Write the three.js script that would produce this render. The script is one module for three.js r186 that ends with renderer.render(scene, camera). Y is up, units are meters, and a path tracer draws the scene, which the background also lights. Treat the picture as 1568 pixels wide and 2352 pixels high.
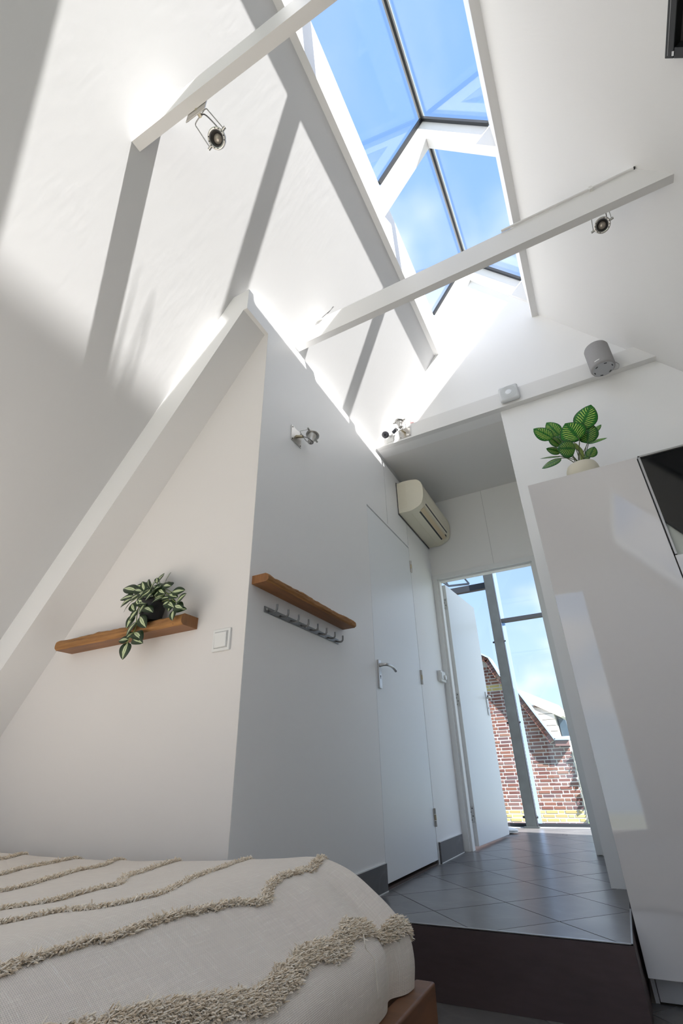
import * as THREE from 'three';
import { mergeGeometries, toCreasedNormals } from 'three/addons/utils/BufferGeometryUtils.js';
import { RoundedBoxGeometry } from 'three/addons/geometries/RoundedBoxGeometry.js';
import { ImprovedNoise } from 'three/addons/math/ImprovedNoise.js';

// ------------------------------------------------------------------ camera, sky, sun, exposure
const scene = new THREE.Scene();
const W = 1568, H = 2352, FOCAL = 1086.07, PX = 800.67, PY = 1208.24;
const camera = new THREE.PerspectiveCamera(2 * Math.atan(H / 2 / FOCAL) * 180 / Math.PI, W / H, 0.05, 200);
camera.setViewOffset(W, H, W / 2 - PX, H / 2 - PY, W, H);
camera.quaternion.setFromRotationMatrix(new THREE.Matrix4().makeBasis(
  new THREE.Vector3(0.8885, -0.0276, -0.4581), new THREE.Vector3(0.2377, 0.8815, 0.4080), new THREE.Vector3(0.3926, -0.4714, 0.7897)));
camera.updateMatrixWorld(true);
const SKY = { zenith: [0.15, 0.285, 0.59], horizon: [0.47, 0.61, 0.72], white: [0.70, 0.72, 0.74], cloud: 0.85 };
const SUN = new THREE.Vector3(1, 1.018, 0.485);          // towards the sun
{ // sky: clear air with thin broken clouds, the same all round
  const SW = 1024, SH = 512, d = new Float32Array(SW * SH * 4), n = new ImprovedNoise(), f5 = (x, y, z) => { let t = 0, a = 0.5; for (let i = 0; i < 5; i++) { t += a * n.noise(x, y, z); x *= 2.1; y *= 2.1; z *= 2.1; a *= 0.5; } return t; };
  for (let r = 0; r < SH; r++) for (let c = 0; c < SW; c++) {
    const e = ((r + 0.5) / SH - 0.5) * Math.PI, az = ((c + 0.5) / SW - 0.5) * 2 * Math.PI, y = Math.max(0.02, Math.sin(e)), x = Math.cos(az) * Math.cos(e), z = Math.sin(az) * Math.cos(e);
    const h = Math.pow(1 - y, 2.2), k = 1 / (y + 0.28), w = Math.max(0, Math.min(1, f5(x * k * 1.9 + 4, z * k * 1.9 + 9, 3.3) * 2.6 + 0.36)) * Math.min(1, y * 8), cl = SKY.cloud * w * w * (3 - 2 * w);
    for (let q = 0; q < 3; q++) { const air = SKY.zenith[q] + (SKY.horizon[q] - SKY.zenith[q]) * h; d[(r * SW + c) * 4 + q] = air + (SKY.white[q] - air) * cl; }
    d[(r * SW + c) * 4 + 3] = 1;
  }
  const t = new THREE.DataTexture(d, SW, SH, THREE.RGBAFormat, THREE.FloatType); t.mapping = THREE.EquirectangularReflectionMapping; t.magFilter = t.minFilter = THREE.LinearFilter; t.needsUpdate = true;
  scene.background = t;
}
const sun = new THREE.DirectionalLight(0xfffcf9, 9.4); sun.name = 'sun';
sun.position.copy(SUN).multiplyScalar(12); sun.target.position.set(0, 1, -1.5); sun.position.add(sun.target.position);
sun.castShadow = true; sun.shadow.radius = 1.4; sun.shadow.mapSize.set(4096, 4096);
Object.assign(sun.shadow.camera, { left: -9, right: 9, top: 9, bottom: -9, near: 0.5, far: 40 });
scene.add(sun, sun.target);
const renderer = new THREE.WebGLRenderer({ antialias: true });
renderer.toneMapping = THREE.LinearToneMapping;
renderer.toneMappingExposure = 2.02;
renderer.shadowMap.enabled = true; renderer.shadowMap.type = THREE.PCFSoftShadowMap;

// ------------------------------------------------------------------ helpers
let seed = 12345;
const rnd = () => { seed = (seed + 0x6d2b79f5) | 0; let t = Math.imul(seed ^ (seed >>> 15), 1 | seed); t = (t + Math.imul(t ^ (t >>> 7), 61 | t)) ^ t; return ((t ^ (t >>> 14)) >>> 0) / 4294967296; };
const rr = (a, b) => a + (b - a) * rnd();
const perlin = new ImprovedNoise(), noise = (x, y, z = 0) => perlin.noise(x, y, z);
const fbm = (x, y, z = 0, o = 4) => { let s = 0, a = 0.5; for (let i = 0; i < o; i++) { s += a * noise(x, y, z + i * 7.3); x *= 2.03; y *= 2.03; a *= 0.5; } return s; };
const V = (x, y, z) => new THREE.Vector3(x, y, z);
const used = {};
function numbered(n) { used[n] = (used[n] || 0) + 1; return used[n] === 1 ? n : n + '_' + String(used[n] - 1).padStart(3, '0'); }
function shade(o) { o.castShadow = o.receiveShadow = true; return o; }
function merged(g) {
  const l = [].concat(g); if (l.length === 1) return l[0];
  const keep = l.every((x) => x.attributes.uv), flat = l.map((x) => { const y = x.index ? x.toNonIndexed() : x.clone(); for (const k of Object.keys(y.attributes)) if (!['position', 'normal'].includes(k) && !(k === 'uv' && keep)) y.deleteAttribute(k); return y; });
  return mergeGeometries(flat);
}
function obj(name, geoms, m, parent = scene) {
  const o = shade(new THREE.Mesh(merged(geoms), m)); o.name = parent === scene ? numbered(name) : name;
  if (parent !== scene) { let k = 0; const names = new Set(parent.children.map((c) => c.name)); while (names.has(o.name)) o.name = name + '_' + String(++k).padStart(3, '0'); }
  parent.add(o); return o;
}
function struct(name, geoms, m, parent = scene) { const o = obj(name, geoms, m, parent); if (parent === scene) o.userData.kind = 'structure'; return o; }
function structGroup(name) { const o = new THREE.Group(); o.name = numbered(name); o.userData.kind = 'structure'; scene.add(o); return o; }
function tag(o, label, category, group) { o.userData.label = label; o.userData.category = category; if (group) o.userData.group = group; return o; }
function thing(name, label, category, p = [0, 0, 0], group) { const o = new THREE.Group(); o.name = numbered(name); o.position.set(...p); scene.add(o); return tag(o, label, category, group); }
// geometry: everything is given in world metres; local() moves it into a thing's own frame
const box = (x0, x1, y0, y1, z0, z1) => new THREE.BoxGeometry(x1 - x0, y1 - y0, z1 - z0).translate((x0 + x1) / 2, (y0 + y1) / 2, (z0 + z1) / 2);
const rbox = (x0, x1, y0, y1, z0, z1, r = 0.003, s = 2) => new RoundedBoxGeometry(x1 - x0, y1 - y0, z1 - z0, s, r).translate((x0 + x1) / 2, (y0 + y1) / 2, (z0 + z1) / 2);
function uvBox(g, s = 1) {           // uv in metres, by the face's main axis
  const h = g.index ? g.toNonIndexed() : g; if (!h.attributes.normal) h.computeVertexNormals();
  const p = h.attributes.position, n = h.attributes.normal, uv = new Float32Array(p.count * 2);
  for (let i = 0; i < p.count; i++) {
    const a = Math.abs(n.getX(i)), b = Math.abs(n.getY(i)), c = Math.abs(n.getZ(i));
    const [u, v] = a >= b && a >= c ? [p.getZ(i), p.getY(i)] : b >= c ? [p.getX(i), p.getZ(i)] : [p.getX(i), p.getY(i)];
    uv[2 * i] = u * s; uv[2 * i + 1] = v * s;
  }
  h.setAttribute('uv', new THREE.BufferAttribute(uv, 2)); return h;
}
function prism(pts, z0, z1) {        // polygon in xy, pulled along z
  const g = new THREE.ExtrudeGeometry(new THREE.Shape(pts.map(([x, y]) => new THREE.Vector2(x, y))), { depth: z1 - z0, bevelEnabled: false }); return g.translate(0, 0, z0);
}
function prismX(pts, x0, x1) {       // polygon given as [z, y], pulled along x
  const g = new THREE.ExtrudeGeometry(new THREE.Shape(pts.map(([z, y]) => new THREE.Vector2(-z, y))), { depth: x1 - x0, bevelEnabled: false });
  return g.rotateY(Math.PI / 2).translate(x0, 0, 0);
}
function between(a, b, r, r2 = r, seg = 12) {  // a round bar from a to b
  const d = b.clone().sub(a), g = new THREE.CylinderGeometry(r2, r, d.length(), seg, 1);
  g.applyQuaternion(new THREE.Quaternion().setFromUnitVectors(V(0, 1, 0), d.clone().normalize())); return g.translate((a.x + b.x) / 2, (a.y + b.y) / 2, (a.z + b.z) / 2);
}
const tube = (pts, r, n = 24, s = 8, tension = 0.3) => new THREE.TubeGeometry(new THREE.CatmullRomCurve3(pts, false, 'catmullrom', tension), n, r, s, false);
function bar(a, b, w, h, up = V(0, 1, 0)) {    // a square bar from a to b
  const d = b.clone().sub(a), L = d.length(), z = d.normalize(), x = new THREE.Vector3().crossVectors(up, z).normalize(), y = new THREE.Vector3().crossVectors(z, x);
  return new THREE.BoxGeometry(w, h, L).applyMatrix4(new THREE.Matrix4().makeBasis(x, y, z)).translate((a.x + b.x) / 2, (a.y + b.y) / 2, (a.z + b.z) / 2);
}
function lathe(profile, seg = 32) { return new THREE.LatheGeometry(profile.map(([r, y]) => new THREE.Vector2(r, y)), seg); }
function aim(g, at, dir) { return g.applyQuaternion(new THREE.Quaternion().setFromUnitVectors(V(0, 1, 0), dir.clone().normalize())).translate(at.x, at.y, at.z); }

// ------------------------------------------------------------------ textures and materials
function dataTex(w, h, f, srgb = true, rep = [1, 1]) {
  const d = new Uint8Array(w * h * 4);
  for (let y = 0; y < h; y++) for (let x = 0; x < w; x++) { const c = f(x / w, y / h, x, y), i = (y * w + x) * 4; for (let k = 0; k < 3; k++) d[i + k] = Math.max(0, Math.min(255, Math.round(255 * (c.length ? c[k] : c)))); d[i + 3] = 255; }
  const t = new THREE.DataTexture(d, w, h); t.wrapS = t.wrapT = THREE.RepeatWrapping; t.magFilter = THREE.LinearFilter; t.minFilter = THREE.LinearMipmapLinearFilter; t.generateMipmaps = true;
  if (srgb) t.colorSpace = THREE.SRGBColorSpace; t.repeat.set(...rep); t.needsUpdate = true; return t;
}
// noise that wraps: blend of shifted copies
const wrap = (f) => (u, v) => { const a = f(u, v), b = f(u - 1, v), c = f(u, v - 1), d = f(u - 1, v - 1); return (a * (1 - u) + b * u) * (1 - v) + (c * (1 - u) + d * u) * v; };
const std = (o) => new THREE.MeshStandardMaterial(o), phys = (o) => new THREE.MeshPhysicalMaterial(o);
const lin = (r, g, b) => new THREE.Color().setRGB(r, g, b);
const plasterN = wrap((u, v) => fbm(u * 9, v * 40, 3, 4));
const plasterBump = dataTex(512, 512, (u, v) => 0.5 + 0.5 * plasterN(u, v), false);
const M = {};
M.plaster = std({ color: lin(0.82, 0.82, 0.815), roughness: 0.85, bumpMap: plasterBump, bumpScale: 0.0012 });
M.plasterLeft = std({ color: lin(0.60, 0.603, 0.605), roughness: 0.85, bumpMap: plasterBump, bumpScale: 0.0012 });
M.wall = std({ color: lin(0.90, 0.90, 0.895), roughness: 0.42 });
M.wallMatt = std({ color: lin(0.76, 0.73, 0.705), roughness: 0.8 });
M.trim = std({ color: lin(0.80, 0.795, 0.785), roughness: 0.4 });
M.frameWhite = std({ color: lin(0.82, 0.82, 0.80), roughness: 0.45 });
M.doorPaint = std({ color: lin(0.88, 0.905, 0.92), roughness: 0.36 });
M.ceilingGrey = std({ color: lin(0.84, 0.83, 0.81), roughness: 0.8 });
M.gasket = std({ color: lin(0.02, 0.022, 0.026), roughness: 0.45 });
M.glazingBar = std({ color: lin(0.45, 0.45, 0.46), roughness: 0.5 });
M.tinted = phys({ color: lin(0.96, 0.97, 0.98), roughness: 0.0, transmission: 1, thickness: 0, ior: 1.5 });
M.glass = phys({ color: 0xffffff, roughness: 0.0, transmission: 1, thickness: 0, ior: 1.5, specularIntensity: 1 });
M.darkGap = std({ color: lin(0.02, 0.018, 0.016), roughness: 0.9 });
M.steel = std({ color: lin(0.55, 0.54, 0.52), roughness: 0.3, metalness: 1 });
M.brushed = std({ color: lin(0.25, 0.25, 0.25), roughness: 0.38, metalness: 1 });
M.brass = std({ color: lin(0.52, 0.45, 0.32), roughness: 0.3, metalness: 1 });
M.black = std({ color: lin(0.012, 0.012, 0.013), roughness: 0.5 });
M.plastic = std({ color: lin(0.78, 0.78, 0.76), roughness: 0.35 });
M.gloss = phys({ color: lin(0.68, 0.665, 0.67), roughness: 0.03, ior: 1.95 });
M.alu = std({ color: lin(0.55, 0.55, 0.55), roughness: 0.35, metalness: 0.9 });

// ------------------------------------------------------------------ measures
const FLOOR = -0.457, LOW = -0.658, WX = -1.09;                     // upper floor, lower floor, door wall
const ZR = -1.158, ZF = -1.331, ZG = -2.826, ZE = -3.815;           // casing face, shelf wall, gable wall, end wall
const CX = -0.165;                                                   // ridge line
const roofY = (x) => x < CX ? 3.847 + 1.403 * x : 3.3976 - 1.403 * x;
const glassY = (x) => 4.0 - 1.38 * Math.abs(x - CX);
const SKYZ0 = ZG, SKYZ1 = 0.575;                                      // skylight
const LIP_L = -0.537, LIP_R = 0.205, RV_L = -0.515, RV_R = 0.207;

// ------------------------------------------------------------------ roof slopes
const RW = [0.5, 1.4, 0.62, 2.34];                                     // roof window behind the camera: x0, x1, z0, z1
function slope(name, side) {
  const L = Math.hypot(1, 1.403), xRidge = CX, xFoot = side < 0 ? -3.3 : 3.0, lip = side < 0 ? LIP_L : LIP_R;
  const s = (x) => Math.abs(x - xFoot) * L, ridge = s(xRidge) + 0.1, l = s(lip), za = 2.6, zb = -4.02;
  const pts = [[0, zb], [ridge, zb], [ridge, SKYZ0 - 0.05], [l, SKYZ0 - 0.05], [l, SKYZ1], [ridge, SKYZ1], [ridge, za], [0, za]];
  const shp = new THREE.Shape(pts.map(([a, z]) => new THREE.Vector2(a, z))), dummy = 0;
  const Q = RW; if (side > 0) shp.holes.push(new THREE.Path([[s(Q[1]), Q[2]], [s(Q[0]), Q[2]], [s(Q[0]), Q[3]], [s(Q[1]), Q[3]]].map(([a, z]) => new THREE.Vector2(a, z))));
  const g = new THREE.ExtrudeGeometry(shp, { depth: 0.2, bevelEnabled: false });
  const up = V(-side, 1.403, 0).normalize(), zAxis = V(0, 0, 1), nrm = V(side * 1.403, 1, 0).normalize();
  const m = new THREE.Matrix4().makeBasis(up, zAxis, nrm); const foot = V(xFoot, roofY(xFoot), 0);
  g.applyMatrix4(m.setPosition(foot)); if (m.determinant() < 0) { const p = g.index; const a = g.attributes; for (const k of Object.keys(a)) { const it = a[k].itemSize, arr = a[k].array; for (let i = 0; i < a[k].count; i += 3) for (let c = 0; c < it; c++) { const q = arr[(i + 1) * it + c]; arr[(i + 1) * it + c] = arr[(i + 2) * it + c]; arr[(i + 2) * it + c] = q; } } g.computeVertexNormals(); }
  const uv = g.attributes.uv; for (let i = 0; i < uv.count; i++) uv.setXY(i, uv.getX(i) * 0.9, uv.getY(i) * 0.9);
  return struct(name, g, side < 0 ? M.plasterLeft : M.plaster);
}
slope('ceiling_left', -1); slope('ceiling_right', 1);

// ------------------------------------------------------------------ walls
// the door wall with its opening for the flush door
const DZ0 = -2.472, DZ1 = -3.240, DY0 = -0.434, DY1 = 1.592, GAP = 0.004;
{
  const shp = new THREE.Shape([[ZE, LOW], [ZF, LOW], [ZF, 2.036], [ZR - 0.003, 2.036], [ZR - 0.003, 2.1755], [ZE, 2.1755]].map(([z, y]) => new THREE.Vector2(-z, y)));
  shp.holes.push(new THREE.Path([[DZ1 - GAP, FLOOR - 0.002], [DZ0 + GAP, FLOOR - 0.002], [DZ0 + GAP, DY1 + 0.012], [DZ1 - GAP, DY1 + 0.012]].map(([z, y]) => new THREE.Vector2(-z, y))));
  const g = new THREE.ExtrudeGeometry(shp, { depth: 0.1, bevelEnabled: false }).rotateY(Math.PI / 2).translate(WX - 0.1, 0, 0);
  const w = struct('wall_left', g, M.wall);
  struct('panel', [box(WX - 0.001, WX + 0.0012, 1.62, 2.17, ZG - 0.001, ZG + 0.001), box(WX - 0.001, WX + 0.0012, 1.62, 1.8, -3.2405, -3.2385)], std({ color: lin(0.55, 0.55, 0.54), roughness: 0.8 }), w).name = 'panel_joint';
  struct('closet_back', [box(WX - 0.13, WX - 0.105, FLOOR, 2.0, DZ1 - 0.1, DZ0 + 0.1)], M.darkGap, w);
}
struct('ledge_top', box(-1.33, WX - 0.1, 2.12, 2.176, ZE - 0.1, ZF + 0.05), M.wall).name = 'trim_1';
{ // shelf wall under the left slope
  const g = prism([[WX - 0.0006, LOW], [WX - 0.0006, 2.05], [-1.25, 2.05], [-3.2, -0.63], [-3.2, LOW]], ZF - 0.1, ZF + 0.0015);
  struct('wall_front', uvBox(g), M.wallMatt);
}
{ // boxed rafter casing along the slope above the shelf wall
  const in_ = (x) => 2.036 + 1.403 * (x + 1.112), out_ = (x) => roofY(x) + 0.004;
  const g = prism([[WX - 0.0005, 2.176], [-1.1915, 2.176], [-3.2, out_(-3.2)], [-3.05, LOW], [in_(-3.03) < LOW ? -3.03 : -3.03, LOW], [-3.03, in_(-3.03) < LOW ? LOW + 0.01 : in_(-3.03)], [-1.112, 2.035], [WX - 0.0005, 2.034]], ZF, ZR);
  struct('rafter_casing', g, M.trim).name = 'trim_2';
}
// gable and wall to the right of the passage, one plane
{
  const r = -0.17, xr = 2.7, lo = LOW;
  const pts = [[r, lo], [xr, lo], [xr, roofY(xr) + 0.02], [LIP_R + 0.02, roofY(LIP_R + 0.02) + 0.02], [LIP_R + 0.02, glassY(LIP_R + 0.02) - 0.02], [CX, glassY(CX) - 0.02], [LIP_L - 0.02, glassY(LIP_L - 0.02) - 0.02], [LIP_L - 0.02, roofY(LIP_L - 0.02) + 0.02], [-1.125, 2.277], [r, 2.277]];
  struct('wall_gable', uvBox(prism(pts, ZG - 0.1, ZG)), M.wall);
  struct('wall_right', box(r, r + 0.1, LOW, 2.3, ZE - 0.1, ZG - 0.1), M.wall);
}
struct('ceiling_passage', box(-1.2, r0(), 2.277, 2.36, ZE - 0.1, ZG - 0.1), M.ceilingGrey).name = 'ceiling';
function r0() { return -0.17; }
{ // end wall with the doorway
  const shp = new THREE.Shape([[-1.3, LOW], [-1.3, 2.3], [-0.1, 2.3], [-0.1, LOW]].map(([x, y]) => new THREE.Vector2(x, y)));
  shp.holes.push(new THREE.Path([[-1.05, FLOOR - 0.06], [-0.235, FLOOR - 0.06], [-0.235, 1.54], [-1.05, 1.54]].map(([x, y]) => new THREE.Vector2(x, y))));
  const e = struct('wall_end', uvBox(new THREE.ExtrudeGeometry(shp, { depth: 0.1, bevelEnabled: false }).translate(0, 0, ZE - 0.1)), std({ color: lin(0.90, 0.885, 0.86), roughness: 0.6 }));
  obj('panel_joint', box(-0.552, -0.549, 1.56, 2.277, ZE - 0.001, ZE + 0.0012), std({ color: lin(0.6, 0.59, 0.57), roughness: 0.9 }), e);
  const f = structGroup('door_frame');
  obj('jamb', [box(-1.1, -1.052, FLOOR, 1.555, ZE - 0.1, ZE + 0.014), box(-1.052, -1.034, FLOOR, 1.522, ZE - 0.07, ZE - 0.005)], M.frameWhite, f);
  obj('jamb', [box(-0.256, -0.18, FLOOR + 0.005, 1.555, ZE - 0.1, ZE + 0.014), box(-0.27, -0.256, FLOOR, 1.522, ZE - 0.07, ZE - 0.015)], M.frameWhite, f);
  obj('head', [box(-1.052, -0.256, 1.513, 1.555, ZE - 0.1, ZE + 0.014), box(-1.034, -0.27, 1.5, 1.513, ZE - 0.07, ZE - 0.015)], M.frameWhite, f);
  f.name = 'trim_3';
}
// behind the camera: knee walls, back gable with a glazed balcony door
struct('wall_knee_left', box(-3.3, -3.05, LOW, -0.35, ZF, 2.55), M.wallMatt).name = 'wall_west';
struct('wall_knee_right', box(2.62, 2.8, LOW, 0.2, ZG, 2.55), M.wallMatt).name = 'wall_east';
const BZ = 2.4;
{
  const shp = new THREE.Shape([[-3.2, LOW], [2.9, LOW], [2.9, roofY(2.9) + 0.03], [CX, roofY(CX) + 0.03], [-3.2, roofY(-3.2) + 0.03]].map(([x, y]) => new THREE.Vector2(x, y)));
  shp.holes.push(new THREE.Path([[-2.3, LOW + 0.06], [0.11, LOW + 0.06], [0.11, 2.19], [-1.12, 2.19], [-2.3, 0.55]].map(([x, y]) => new THREE.Vector2(x, y))));
  struct('wall_back', new THREE.ExtrudeGeometry(shp, { depth: 0.15, bevelEnabled: false }).translate(0, 0, BZ), M.wallMatt);
  const w = structGroup('window_2');
  const O = [[-2.3, LOW + 0.06], [0.11, LOW + 0.06], [0.11, 2.19], [-1.12, 2.19], [-2.3, 0.55]].map(([x, y]) => V(x, y, BZ + 0.07));
  O.forEach((p, k) => obj('sash', bar(p, O[(k + 1) % 5], 0.05, 0.05, V(0, 0, 1)), M.frameWhite, w));
  obj('stile', box(-0.55, -0.5, LOW + 0.06, 2.19, BZ + 0.045, BZ + 0.095), M.frameWhite, w);
  obj('pane', prism(O.map((p) => [p.x, p.y]), BZ + 0.067, BZ + 0.073), M.glass, w);
  for (const [Q, side] of [[RW, 1]]) {
    const r = structGroup('window_5'), far = side > 0 ? Q[0] : Q[1], m = new THREE.Matrix4().makeBasis(V(side, -1.403, 0).normalize(), V(0, 0, 1), V(side * 1.403, 1, 0).normalize().negate()).setPosition(V(far, roofY(far), Q[2])), Lx = (Q[1] - Q[0]) * Math.hypot(1, 1.403), Lz = Q[3] - Q[2];
    obj('sash', [box(0, Lx, 0, 0.06, -0.12, -0.06), box(0, Lx, Lz - 0.06, Lz, -0.12, -0.06), box(0, 0.06, 0.06, Lz - 0.06, -0.12, -0.06), box(Lx - 0.06, Lx, 0.06, Lz - 0.06, -0.12, -0.06)].map((q) => q.applyMatrix4(m)), M.frameWhite, r);
    obj('pane', box(0.06, Lx - 0.06, 0.06, Lz - 0.06, -0.095, -0.089).applyMatrix4(m), M.glass, r);
  }
}

// ------------------------------------------------------------------ tie beams
struct('tie_beam', box(-1.15, 0.85, 2.251, 2.396, -0.504, -0.464), M.trim).name = 'beam_1';
struct('tie_beam', box(-1.145, 0.825, 2.264, 2.408, -1.674, -1.634), M.trim).name = 'beam_2';
struct('tie_beam', box(-1.13, 0.815, 2.277, 2.405, ZG, -2.78), M.trim).name = 'beam_3';

// ------------------------------------------------------------------ skylight over the ridge
{
  const w = structGroup('window_1'), TH = 0.27, portals = [[-2.826, -2.806], [-1.725, -1.662], [-0.58, -0.513], [0.515, 0.585]];
  obj('curb', prism([[-0.532, 3.05], [RV_L, 3.47], [-0.57, 3.40], [-0.57, 3.05]], SKYZ0, SKYZ1 + 0.02), M.trim, w);
  obj('curb', prism([[0.203, 3.05], [0.26, 3.05], [0.26, 3.40], [RV_R, 3.455]], SKYZ0, SKYZ1 + 0.02), M.trim, w);
  portals.forEach(([z0, z1], i) => {
    const a = RV_L - 0.02, b = RV_R + 0.02, o = 0.03;
    obj('portal', prism([[a, glassY(a) - o], [CX, glassY(CX) - o], [b, glassY(b) - o], [b, glassY(b) - TH], [CX, glassY(CX) - TH], [a, glassY(a) - TH]], z0, z1), M.trim, w);
    for (const s of [-1, 1]) {
      const e = s < 0 ? RV_L : RV_R, g = [];
      for (const z of i === 3 ? [z0 - 0.012] : [z1 + 0.012]) g.push(bar(V(CX, glassY(CX) - 0.022, z), V(e, glassY(e) - 0.022, z), 0.02, 0.02, V(0, 0, 1)));
      obj('glazing_gasket', g, M.gasket, w);
    }
  });
  obj('ridge_bar', [box(CX - 0.018, CX + 0.018, 3.972, 4.0, SKYZ0, SKYZ1)], M.glazingBar, w);
  obj('ridge_gasket', [box(CX - 0.007, CX + 0.007, 3.962, 3.974, SKYZ0, SKYZ1)], M.gasket, w);
  for (let i = 0; i < 3; i++) for (const s of [-1, 1]) {
    const z0 = portals[i][1], z1 = portals[i + 1][0], zz0 = i ? (portals[i][0] + portals[i][1]) / 2 : SKYZ0, zz1 = i < 2 ? (z1 + portals[i + 1][1]) / 2 : SKYZ1 + 0.02;
    const e = s < 0 ? RV_L - 0.06 : RV_R + 0.06, t = 0.006;
    obj('pane', prism([[CX, glassY(CX)], [e, glassY(e)], [e, glassY(e) + t], [CX, glassY(CX) + t]], zz0 + 0.002, zz1 - 0.002), M.glass, w);
  }
  // closing pieces behind the last portal
  const a = LIP_L - 0.1, b = LIP_R + 0.1;
  obj('end_board', prism([[a, roofY(a)], [a, glassY(a)], [CX, glassY(CX)], [b, glassY(b)], [b, roofY(b)], [CX, 3.0]], SKYZ1 + 0.02, SKYZ1 + 0.06), M.trim, w);
}

{ // a weed rooted at the outer edge of the glass; its shadow falls on the left slope
  const t = thing('weed', 'small weed with looping stems on the outer edge of the skylight', 'weed', [0.236, 3.452, -0.03]), m = std({ color: lin(0.12, 0.17, 0.05), roughness: 0.8 });
  obj('stem', tube([V(0, 0, -0.03), V(-0.012, 0.034, -0.036), V(-0.022, 0.064, -0.048), V(-0.026, 0.068, -0.064), V(-0.02, 0.048, -0.078), V(-0.006, 0.008, -0.078)], 0.0042, 40, 6, 0.5), m, t);
  obj('stem', tube([V(0, 0, 0.02), V(-0.014, 0.036, 0.028), V(-0.03, 0.078, 0.032)], 0.0038, 16, 6, 0.5), m, t);
  obj('stem', tube([V(0, 0, -0.06), V(-0.006, 0.02, -0.066), V(-0.012, 0.036, -0.066)], 0.003, 12, 6, 0.5), m, t);
  obj('leaf', leafGeo(V(0, 0, 0.02), V(-0.026, 0.05, 0.02), V(1, 0.3, 0), 0.007, 0.05, 0.1), m, t); obj('leaf', leafGeo(V(0, 0, -0.05), V(-0.014, 0.03, -0.05), V(1, 0.3, 0), 0.012, 0.05, 0.1), m, t);
}

// ------------------------------------------------------------------ floors, one mesh per tile
const tileTone = wrap((u, v) => fbm(u * 5, v * 5, 11, 5));
const tileVein = wrap((u, v) => { const n = fbm(u * 3.1, v * 4.7, 31, 4); return Math.pow(Math.max(0, 1 - Math.abs(n) * 14), 2); });
const tileTex = dataTex(1024, 1024, (u, v) => { const t = 0.40 + 0.09 * tileTone(u, v) + 0.015 * (rnd() - 0.5) + 0.06 * tileVein(u, v); return [t * 1.0, t * 0.985, t * 0.985]; });
const tileRough = dataTex(512, 512, (u, v) => 0.42 + 0.12 * tileTone(v, u), false);
M.tiles = [0.92, 1.0, 1.1].map((k) => std({ map: tileTex, color: lin(k, k, k), roughness: 0.7, roughnessMap: tileRough }));
M.grout = std({ color: lin(0.05, 0.048, 0.046), roughness: 0.9 });
function clipRect(poly, x0, x1, z0, z1) {
  const cut = (P, f, at) => { const out = []; for (let i = 0; i < P.length; i++) { const a = P[i], b = P[(i + 1) % P.length], fa = f(a), fb = f(b); if (fa >= 0) out.push(a); if (fa * fb < 0) { const t = fa / (fa - fb); out.push([a[0] + (b[0] - a[0]) * t, a[1] + (b[1] - a[1]) * t]); } } return out; };
  for (const f of [(p) => p[0] - x0, (p) => x1 - p[0], (p) => p[1] - z0, (p) => z1 - p[1]]) { poly = cut(poly, f); if (poly.length < 3) return []; }
  return poly;
}
function tileFloor(parent, ox, oz, side, y, rects) {
  const h = side / Math.SQRT2, j = 0.0016 * Math.SQRT2;
  for (const [x0, x1, z0, z1] of rects) for (let i = -30; i <= 30; i++) for (let k = -30; k <= 30; k++) {
    const cx = ox + i * h, cz = oz + k * h; if ((i + k) & 1) continue;
    const P = clipRect([[cx - h + j, cz], [cx, cz - h + j], [cx + h - j, cz], [cx, cz + h - j]], x0, x1, z0, z1);
    if (P.length < 3) continue;
    let area = 0; P.forEach((p, q) => { const n = P[(q + 1) % P.length]; area += p[0] * n[1] - n[0] * p[1]; }); if (Math.abs(area) < 0.0006) continue;
    const s = new THREE.Shape(P.map(([a, b]) => new THREE.Vector2(a, -b))), g = new THREE.ExtrudeGeometry(s, { depth: 0.008, bevelEnabled: true, bevelThickness: 0.0008, bevelSize: 0.0008, bevelOffset: -0.0008, bevelSegments: 1 });
    const du = rnd(), dv = rnd(), uv = g.attributes.uv; for (let q = 0; q < uv.count; q++) uv.setXY(q, uv.getX(q) * 0.8 + du, uv.getY(q) * 0.8 + dv);
    g.rotateX(-Math.PI / 2).translate(0, y - 0.0088 - rr(0, 0.0004), 0);
    obj('tile', g, M.tiles[Math.floor(rnd() * 3)], parent);
  }
}
const up = struct('floor', [box(WX, -0.1, FLOOR - 0.12, FLOOR - 0.003, ZE - 0.1, -2.012), box(-2.6, 1.0, FLOOR - 0.12, FLOOR - 0.003, -5.56, ZE - 0.1)], M.grout);
tileFloor(up, -0.322, -2.65 + 0.2275, 0.3217, FLOOR, [[WX, -0.102, -5.5, -2.012], [-2.4, WX, -5.5, -3.92], [-0.102, 0.6, -5.5, -3.92]]);
const low = struct('floor', box(-3.3, 2.9, LOW - 0.15, LOW - 0.009, -2.9, 2.55), std({ color: lin(0.50, 0.44, 0.37), roughness: 0.6 }));
obj('joint_bed', box(-1.09, 0.9, LOW - 0.0095, LOW - 0.003, -2.26, -0.9), M.grout, low);
tileFloor(low, -0.56, -1.95, 0.3217, LOW, [[-1.09, 0.9, -2.26, -0.9]]);
{ const t = thing('rug', 'large cream rug on the lower floor beside the bed', 'rug', [0.95, LOW, 0.6]); obj('pile', rbox(-1.35, 1.5, 0, 0.012, -1.45, 1.7, 0.005, 2), std({ color: lin(0.52, 0.49, 0.45), roughness: 1 }), t); }
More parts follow.
